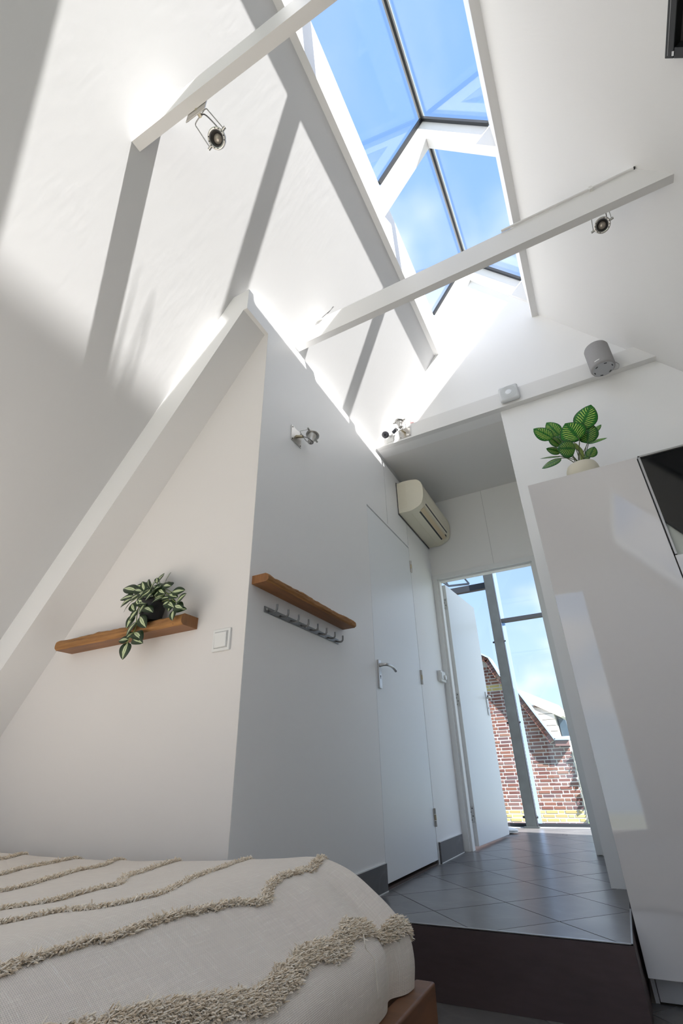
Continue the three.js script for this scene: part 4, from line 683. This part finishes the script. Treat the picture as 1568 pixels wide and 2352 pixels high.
// ------------------------------------------------------------------ neighbouring brick house
{
  const HZ = -10.5, K = HZ / -9;
  const t = thing('brick_house', 'red brick gable house with yellow brick bands outside the glass', 'house', [-2.0, -4, HZ]);
  const o = V(2.0, 4, -HZ), put = (g) => g.translate(o.x, o.y, o.z);
  // outline of the right half of the gable, going down the verge (world x, y), mirrored about xm
  const xm = -2.62, half = [[-2.62, 2.62], [-2.10, 2.25], [-1.965, 2.165], [-1.80, 1.79], [-1.508, 1.45], [-1.005, 0.535], [-0.755, 0.525], [-0.755, -4]];
  const left = half.map(([x, y]) => [2 * xm - x, y]).reverse();
  obj('mortar', put(prism([...half, ...left], HZ - 0.3, HZ - 0.004)), std({ color: lin(0.50, 0.485, 0.47), roughness: 0.95 }), t);
  const inside = (x, y) => { const q = x > xm ? x : 2 * xm - x; if (y < 0.525) return q < -0.757; for (let i = 0; i < half.length - 1; i++) { const [ax, ay] = half[i], [bx, by] = half[i + 1]; if (y <= ay && y >= by && ay !== by) { const lx = ax + (bx - ax) * (ay - y) / (ay - by); return q < lx - 0.095; } } return false; };
  const reds = [[0.30, 0.10, 0.075], [0.36, 0.13, 0.09], [0.25, 0.085, 0.07], [0.40, 0.17, 0.12], [0.22, 0.10, 0.10], [0.33, 0.15, 0.13]].map((c) => std({ color: lin(...[c[0], c[1] * 1.25, c[2] * 1.3].map((v) => v * 0.62)), roughness: 0.9 }));
  const yel = [[0.46, 0.37, 0.15], [0.50, 0.41, 0.19], [0.42, 0.33, 0.14]].map((c) => std({ color: lin(...c), roughness: 0.9 }));
  const course = 0.0622, bh = 0.0455, list = [];
  for (let r = -14; r < 44; r++) {
    const y = -0.71 + r * course; let x = -4.7 + (r % 2 ? 0.055 : 0) + (r % 4 > 1 ? 0.0 : 0.0), k = 0;
    while (x < -0.7) {
      const header = (r & 1) === 0 ? (k % 3 === 2) : (k % 2 === 1), L = header ? 0.093 : 0.198; k++;
      const x0 = x, x1 = x + L; x += L + 0.016;
      let e0 = x0, e1 = x1; while (e1 > e0 + 0.03 && !inside(e1, y + bh)) e1 -= 0.012; while (e0 < e1 - 0.03 && !inside(e0, y + bh)) e0 += 0.012;
      if (e1 - e0 > 0.035) list.push({ x0: e0, x1: Math.min(e1, -0.757), y, yellow: r === 0 || r === 1 || r === -1 || (r >= 36 && r <= 37 && x0 > -2.2) });
    }
  }
  // what the doorway shows: right of the open door, between sill and verge; those bricks singly, the rest together
  const seen = (b) => b.x1 > -2.16 && b.y > -0.86, brickG = {}, rest = [[], [], [], []];
  let n = 0;
  const vis = list.filter(seen).sort((a, b) => (b.x1 - b.x0) - (a.x1 - a.x0));
  const single = new Set(vis.slice(0, 262));
  for (const b of list) {
    const L = b.x1 - b.x0, dz = rr(-0.003, 0.003), m = b.yellow ? yel[Math.floor(rnd() * 3)] : reds[Math.floor(rnd() * 6)];
    const key = Math.round(L * 200); brickG[key] ||= rbox(-L / 2, L / 2, -bh / 2, bh / 2, -0.05, 0, 0.004, 1);
    if (single.has(b)) { const q = obj('brick', brickG[key], m, t); q.position.set((b.x0 + b.x1) / 2 + o.x, b.y + bh / 2 + o.y, HZ + dz + o.z); q.rotation.z = rr(-0.006, 0.006); n++; }
    else { const g = box(b.x0, b.x1, b.y, b.y + bh, HZ - 0.05, HZ + dz); rest[b.yellow ? 3 : Math.floor(rnd() * 3)].push(g); }
  }
  rest.forEach((g, k) => { if (g.length) { const q = obj('brickwork', put(merged(g)), k === 3 ? yel[0] : reds[k], t); q.userData.kind = 'stuff'; } });
  // verge: a row of bricks on edge, under a zinc strip
  const zinc = std({ color: lin(0.50, 0.60, 0.72), roughness: 0.4, metalness: 0.4 }), vg = half.slice(0, 7);
  for (let i = 0; i < vg.length - 1; i++) {
    const a = V(...vg[i], HZ), b = V(...vg[i + 1], HZ), d = b.clone().sub(a), L = d.length(), ang = Math.atan2(d.y, d.x), nb = Math.max(1, Math.round(L / (i === 5 ? 0.2 : 0.062)));
    for (let k = 0; k < nb; k++) { const w = L / nb - 0.008, g = rbox(-w / 2, w / 2, -0.10, -0.012, -0.08, 0.15, 0.003, 1), q = obj('brick', g, reds[Math.floor(rnd() * 6)], t); const c = a.clone().lerp(b, (k + 0.5) / nb); q.position.set(c.x + o.x, c.y + o.y, 0); q.rotation.z = ang; }
    obj('verge_mortar', put(bar(a.clone().add(V(0.05 * Math.sin(ang), -0.05 * Math.cos(ang), -0.03)), b.clone().add(V(0.05 * Math.sin(ang), -0.05 * Math.cos(ang), -0.03)), 0.07, 0.31, V(0, 0, 1))), std({ color: lin(0.6, 0.58, 0.56), roughness: 0.95 }), t);
    obj('zinc_strip', put(bar(a, b, 0.03, 0.36, V(0, 0, 1)).translate(-0.012 * Math.sin(ang), 0.012 * Math.cos(ang), 0.0)), zinc, t);
  }
  // roof behind the gable
  const roof = std({ color: lin(0.20, 0.09, 0.07), roughness: 0.85 });
  obj('roof', put(prism([...half.slice(0, 6).map(([x, y]) => [x - 0.3, y - 0.45]), ...left.slice(2).map(([x, y]) => [x + 0.3, y - 0.45])], HZ - 7, HZ - 0.31)), roof, t);
  // dormer with cream boards
  const cream = std({ color: lin(0.80, 0.76, 0.66), roughness: 0.7 }), K2 = (x, y, z) => [x * z / -9, y * z / -9];
  const DZ = -11.2, Q = (p) => p.map(([x, y]) => K2(x, y, DZ));
  obj('dormer_fascia', put(prism(Q([[-1.265, 1.275], [-0.690, 0.975], [-0.655, 0.815], [-0.70, 0.80], [-1.11, 1.03]]), DZ - 2, DZ + 0.05)), cream, t);
  const tri = [[-1.12, 1.02], [-0.80, 0.87], [-0.775, 0.50], [-0.86, 0.50]];
  obj('dormer_cheek', put(prism(Q(tri), DZ - 1.8, DZ - 0.02)), std({ color: lin(0.45, 0.43, 0.38), roughness: 0.8 }), t);
  const edges = [0.98, 0.865, 0.775, 0.685, 0.595, 0.505], lx = (y) => -1.12 + 0.26 * (1.02 - y) / 0.52, rx = (y) => Math.min(-0.775, -0.80 + 0.025 * (0.87 - y) / 0.37 - Math.max(0, (y - 0.87)) * 2.1);
  for (let k = 0; k < 5; k++) { const y1 = edges[k] - 0.006, y0 = edges[k + 1] + 0.004; obj('board', put(prism(Q([[lx(y0), y0], [rx(y0), y0], [rx(y1), y1], [lx(y1), y1]]), DZ - 0.02, DZ + 0.02)), cream, t); }
  obj('dormer_window', put(prism(Q([[-0.765, 0.80], [-0.66, 0.77], [-0.64, 0.52], [-0.765, 0.52]]), DZ - 1.0, DZ - 0.3)), std({ color: lin(0.06, 0.09, 0.12), roughness: 0.2 }), t);
  obj('gutter', put(between(V(-1.0, 0.56, HZ - 0.05), V(-0.3, 0.56, HZ - 0.05), 0.04, 0.04, 12)), zinc, t);
}
{ // ivy on the corner of the brick house
  const t = thing('ivy', 'green ivy growing at the right corner of the brick house', 'ivy', [-0.68, -4, -10.5]);
  const pos = [], mat = std({ color: lin(0.16, 0.30, 0.05), roughness: 0.6 });
  for (let k = 0; k < 900; k++) { const y = -2.6 + rnd() * 3.0, x = rr(-0.035, 0.10) * (y < -0.6 ? 1.3 : 1), z = rr(-0.25, 0.10), s = rr(0.02, 0.045), a = rnd() * 6.28, n = V(rr(-0.5, 1), rr(-0.2, 0.8), rr(0.2, 1)).normalize(), u = V(Math.cos(a), Math.sin(a), 0).cross(n).normalize(), v = n.clone().cross(u), c = V(x, y + 4, z); for (const [p, q] of [[-1, 0], [1, 0], [0, 1.4], [-1, 0], [0, -0.8], [1, 0]]) { const w = c.clone().addScaledVector(u, p * s * 0.7).addScaledVector(v, q * s); pos.push(w.x, w.y, w.z); } }
  const g = new THREE.BufferGeometry(); g.setAttribute('position', new THREE.Float32BufferAttribute(pos, 3)); g.computeVertexNormals(); const f = obj('foliage', g, mat, t); f.userData.kind = 'stuff';
  obj('trunk', tube([V(0, 0, 0.03), V(0.02, 1.5, 0.03), V(0.01, 2.6, 0.035), V(0.03, 4.2, 0.03)], 0.014, 30, 6), std({ color: lin(0.12, 0.09, 0.06), roughness: 0.9 }), t);
}
struct('ground', box(-60, 60, -4.2, -4, -80, 60), std({ color: lin(0.20, 0.22, 0.16), roughness: 1 }));

renderer.render(scene, camera);
